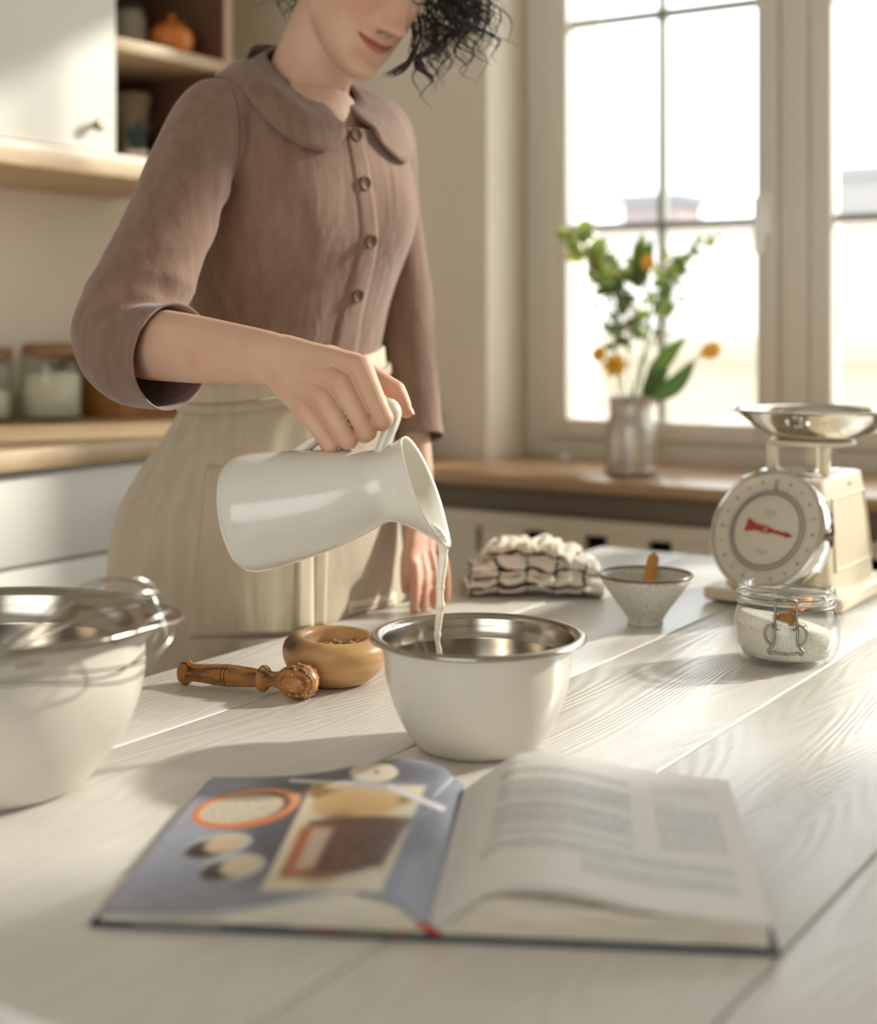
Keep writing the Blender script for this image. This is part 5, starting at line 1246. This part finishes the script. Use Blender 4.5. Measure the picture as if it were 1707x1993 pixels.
def ahit(px, py, off):
    d = Vector(nrm(P(px, py, 1.0)-[0, 0, CZ])); h, n, i, dist = abvh.ray_cast(Vector((0, 0, CZ)), d)
    if h is None: return None
    n = np.array(n); n = n if np.dot(n, -np.array(d)) > 0 else -n
    return np.array(h)+n*off
def patch(name, quad, m, off=.0012, nu=18, nv=18, th=.0012):
    (x0, y0), (x1, y1), (x2, y2), (x3, y3) = quad; V = []
    for i in range(nu):
        a = i/(nu-1)
        for j in range(nv):
            b = j/(nv-1); x = (x0*(1-a)+x1*a)*(1-b)+(x3*(1-a)+x2*a)*b; y = (y0*(1-a)+y1*a)*(1-b)+(y3*(1-a)+y2*a)*b
            h = ahit(x, y, off)
            if h is None: return None
            V.append(h)
    F = [[i*nv+j, (i+1)*nv+j, (i+1)*nv+j+1, i*nv+j+1] for i in range(nu-1) for j in range(nv-1)]
    ob = mk(name, (np.array(V), F), m, her); s = ob.modifiers.new('t', 'SOLIDIFY'); s.thickness = th; s.offset = 0; return ob
patch('pocket', [(402, 905), (566, 912), (585, 1238), (367, 1243)], M_apr, .0016, 26, 26, .0022)
patch('hanging_tie', [(578, 905), (606, 905), (608, 1222), (574, 1226)], M_band, .003, 5, 30, .0016)
patch('apron_overlap', [(612, 900), (640, 900), (632, 1220), (606, 1222)], M_apr, .0022, 5, 30, .0018)
lb = patch('care_label', [(676, 1170), (766, 1152), (768, 1176), (676, 1196)], mat('label_cloth', '#d9ccb4', .8), .0030, 10, 5, .0008)
dd = []
for k in range(14):
    x = 682+k*6.0; y = 1186-(x-676)*.2; h = ahit(x, y, .0040)
    if h is not None: dd.append(box(h, (.0026+.001*(k % 2), .0006, .0016), np.column_stack([-BR, BF, ZA])))
if dd: mk('label_print', join(*dd), mat('label_ink', '#5a4e42', .8), her, smooth=False, kind='stuff')

# ---- hair
M_hair = mat('dark_hair', '#2c211c', .38, spec=.5)
rng = random.Random(3)
capV = []
cap = []
hm_V, hm_F = headm
loc = (hm_V-HO)@HM; outer_ = hm_V+((loc*np.array([1, 1, 1]))/np.maximum(np.linalg.norm(loc, axis=1), .02)[:, None]*.009)@HM.T
keep = lambda f: all((loc[i, 2] > .045+.5*max(0, loc[i, 1]-.02)) or (loc[i, 1] < -.025 and loc[i, 2] > -.055) for i in f)
capF = [f for f in hm_F if len(f) == 4 and keep(f)]
used = sorted({i for f in capF for i in f}); mp2 = {a: b for b, a in enumerate(used)}
capo = mods((outer_[used], [[mp2[i] for i in f] for f in capF]), [('SOLIDIFY', dict(thickness=.006, offset=-1.0))])
mk('hair_cap', capo, M_hair, her)
def curl(root, dirn, length, rad, turns, thick, grav=.6, seed=0):
    n = max(26, int(turns*13)); pts = []; d = nrm(dirn); p = np.array(root, float); fr = frame(d); ph = rng.random()*6.28
    for i in range(n):
        t = i/(n-1); d = nrm(d+np.array([0, 0, -grav/n*2.2])); p = p+d*length/n; fr = frame(d, fr[:, 0])
        r = rad*(.25+.75*sst(0, .3, t))*(1-.25*t); a = ph+t*turns*2*math.pi
        pts.append(p+fr[:, 0]*r*math.cos(a)+fr[:, 1]*r*math.sin(a))
    return tube(np.array(pts), thick*np.r_[np.linspace(.8, 1, n-8), np.linspace(1, .15, 8)], 5)
cs = []
def bunch(x, y, z, dx_, dy_, dz_, L0, n, rad, thick, g=.8, spread=.012):
    for k in range(n):
        r = hp_(x+rng.uniform(-1, 1)*spread, y+rng.uniform(-1, 1)*spread*1.5, z+rng.uniform(-1, 1)*spread*1.5); w = HM@np.array([dx_+rng.uniform(-.35, .35), dy_+rng.uniform(-.35, .35), dz_+rng.uniform(-.3, .3)])
        tw = rng.uniform(1.2, 3.2); cs.append(curl(r, w, L0*rng.uniform(.7, 1.2), rad*rng.uniform(.6, 1.25), tw, thick*rng.uniform(.45, .8), g))
# far (left) side of the face: locks hanging beside the cheek
bunch(.072, .040, .040, .8, .35, .1, .11, 60, .012, .0014, 1.0, .02)
bunch(.074, .030, .010, .75, .25, -.2, .10, 44, .011, .0013, 1.2, .018)
bunch(.070, .045, -.005, .4, .35, -.7, .105, 9, .009, .0012, .8, .010)
bunch(.080, .020, .06, 1, .3, .3, .11, 50, .013, .0014, .8, .025)
bunch(.03, .05, .10, .3, .5, .7, .09, 60, .013, .0014, .9, .035)
bunch(-.03, .04, .11, -.3, .4, .8, .09, 50, .013, .0014, .9, .035)
# near (right) side: short tufts behind the ear
bunch(-.078, -.045, .015, -.6, -.3, -.4, .05, 34, .011, .0013, 1.0, .022)
bunch(-.076, -.01, .06, -.8, .1, .3, .06, 34, .012, .0014, 1.0, .03)
bunch(0, -.10, .03, 0, -.8, .0, .09, 60, .013, .0014, 1.0, .05)
cv_ = outer_[used]
for k in range(620):
    q = cv_[rng.randrange(len(cv_))]; d = nrm(q-hp_(0, 0, .01)); d = nrm(d+np.array([rng.uniform(-.6, .6), rng.uniform(-.6, .6), rng.uniform(-.4, .2)]))
    cs.append(curl(q-d*.006, d, rng.uniform(.035, .07), .010*rng.uniform(.6, 1.2), rng.uniform(1.0, 2.2), .0012*rng.uniform(.6, 1.1), 1.1))
bunch(-.074, -.030, -.012, -.5, -.2, -.6, .035, 26, .007, .0012, .8, .010)
mk('curls', join(*cs), M_hair, her, kind='stuff')
# a few loose single strands falling beside the cheek
def strand(pxs, Y, th):
    return tube(spline([P(a, b, Y+dy) for a, b, dy in pxs], 40), th*np.r_[np.linspace(.8, 1, 30), np.linspace(1, .15, 10)], 6)
st_ = [[(800, 20, .02), (808, 70, .02), (800, 110, .01), (775, 135, .0), (748, 150, 0)], [(806, 10, .03), (818, 60, .03), (806, 105, .02), (780, 140, .01), (760, 150, 0)], [(835, 20, .05), (850, 60, .05), (835, 95, .04), (812, 112, .04), (812, 130, .03), (835, 145, .03), (846, 160, .03)],
       [(860, 10, .06), (880, 50, .06), (865, 85, .05), (838, 100, .04), (820, 112, .05), (825, 130, .05), (842, 152, .04)], [(880, 0, .05), (905, 30, .05), (895, 60, .05), (870, 70, .05), (862, 90, .04), (850, 105, .04)], [(850, 5, .03), (880, 20, .03), (900, 50, .04), (885, 75, .04), (860, 72, .04)], [(890, 0, .04), (915, 20, .04), (925, 45, .04), (910, 62, .04), (905, 70, .04)]]
sv = []
for s_ in st_:
    for k in range(5):
        j = [(a+rng.uniform(-5, 5), b+rng.uniform(-5, 5), d_+rng.uniform(-.006, .006)) for a, b, d_ in s_]; sv.append(strand(j, 1.845, .0011*rng.uniform(.6, 1.2)))
mk('loose_locks', join(*sv), M_hair, her, kind='stuff')
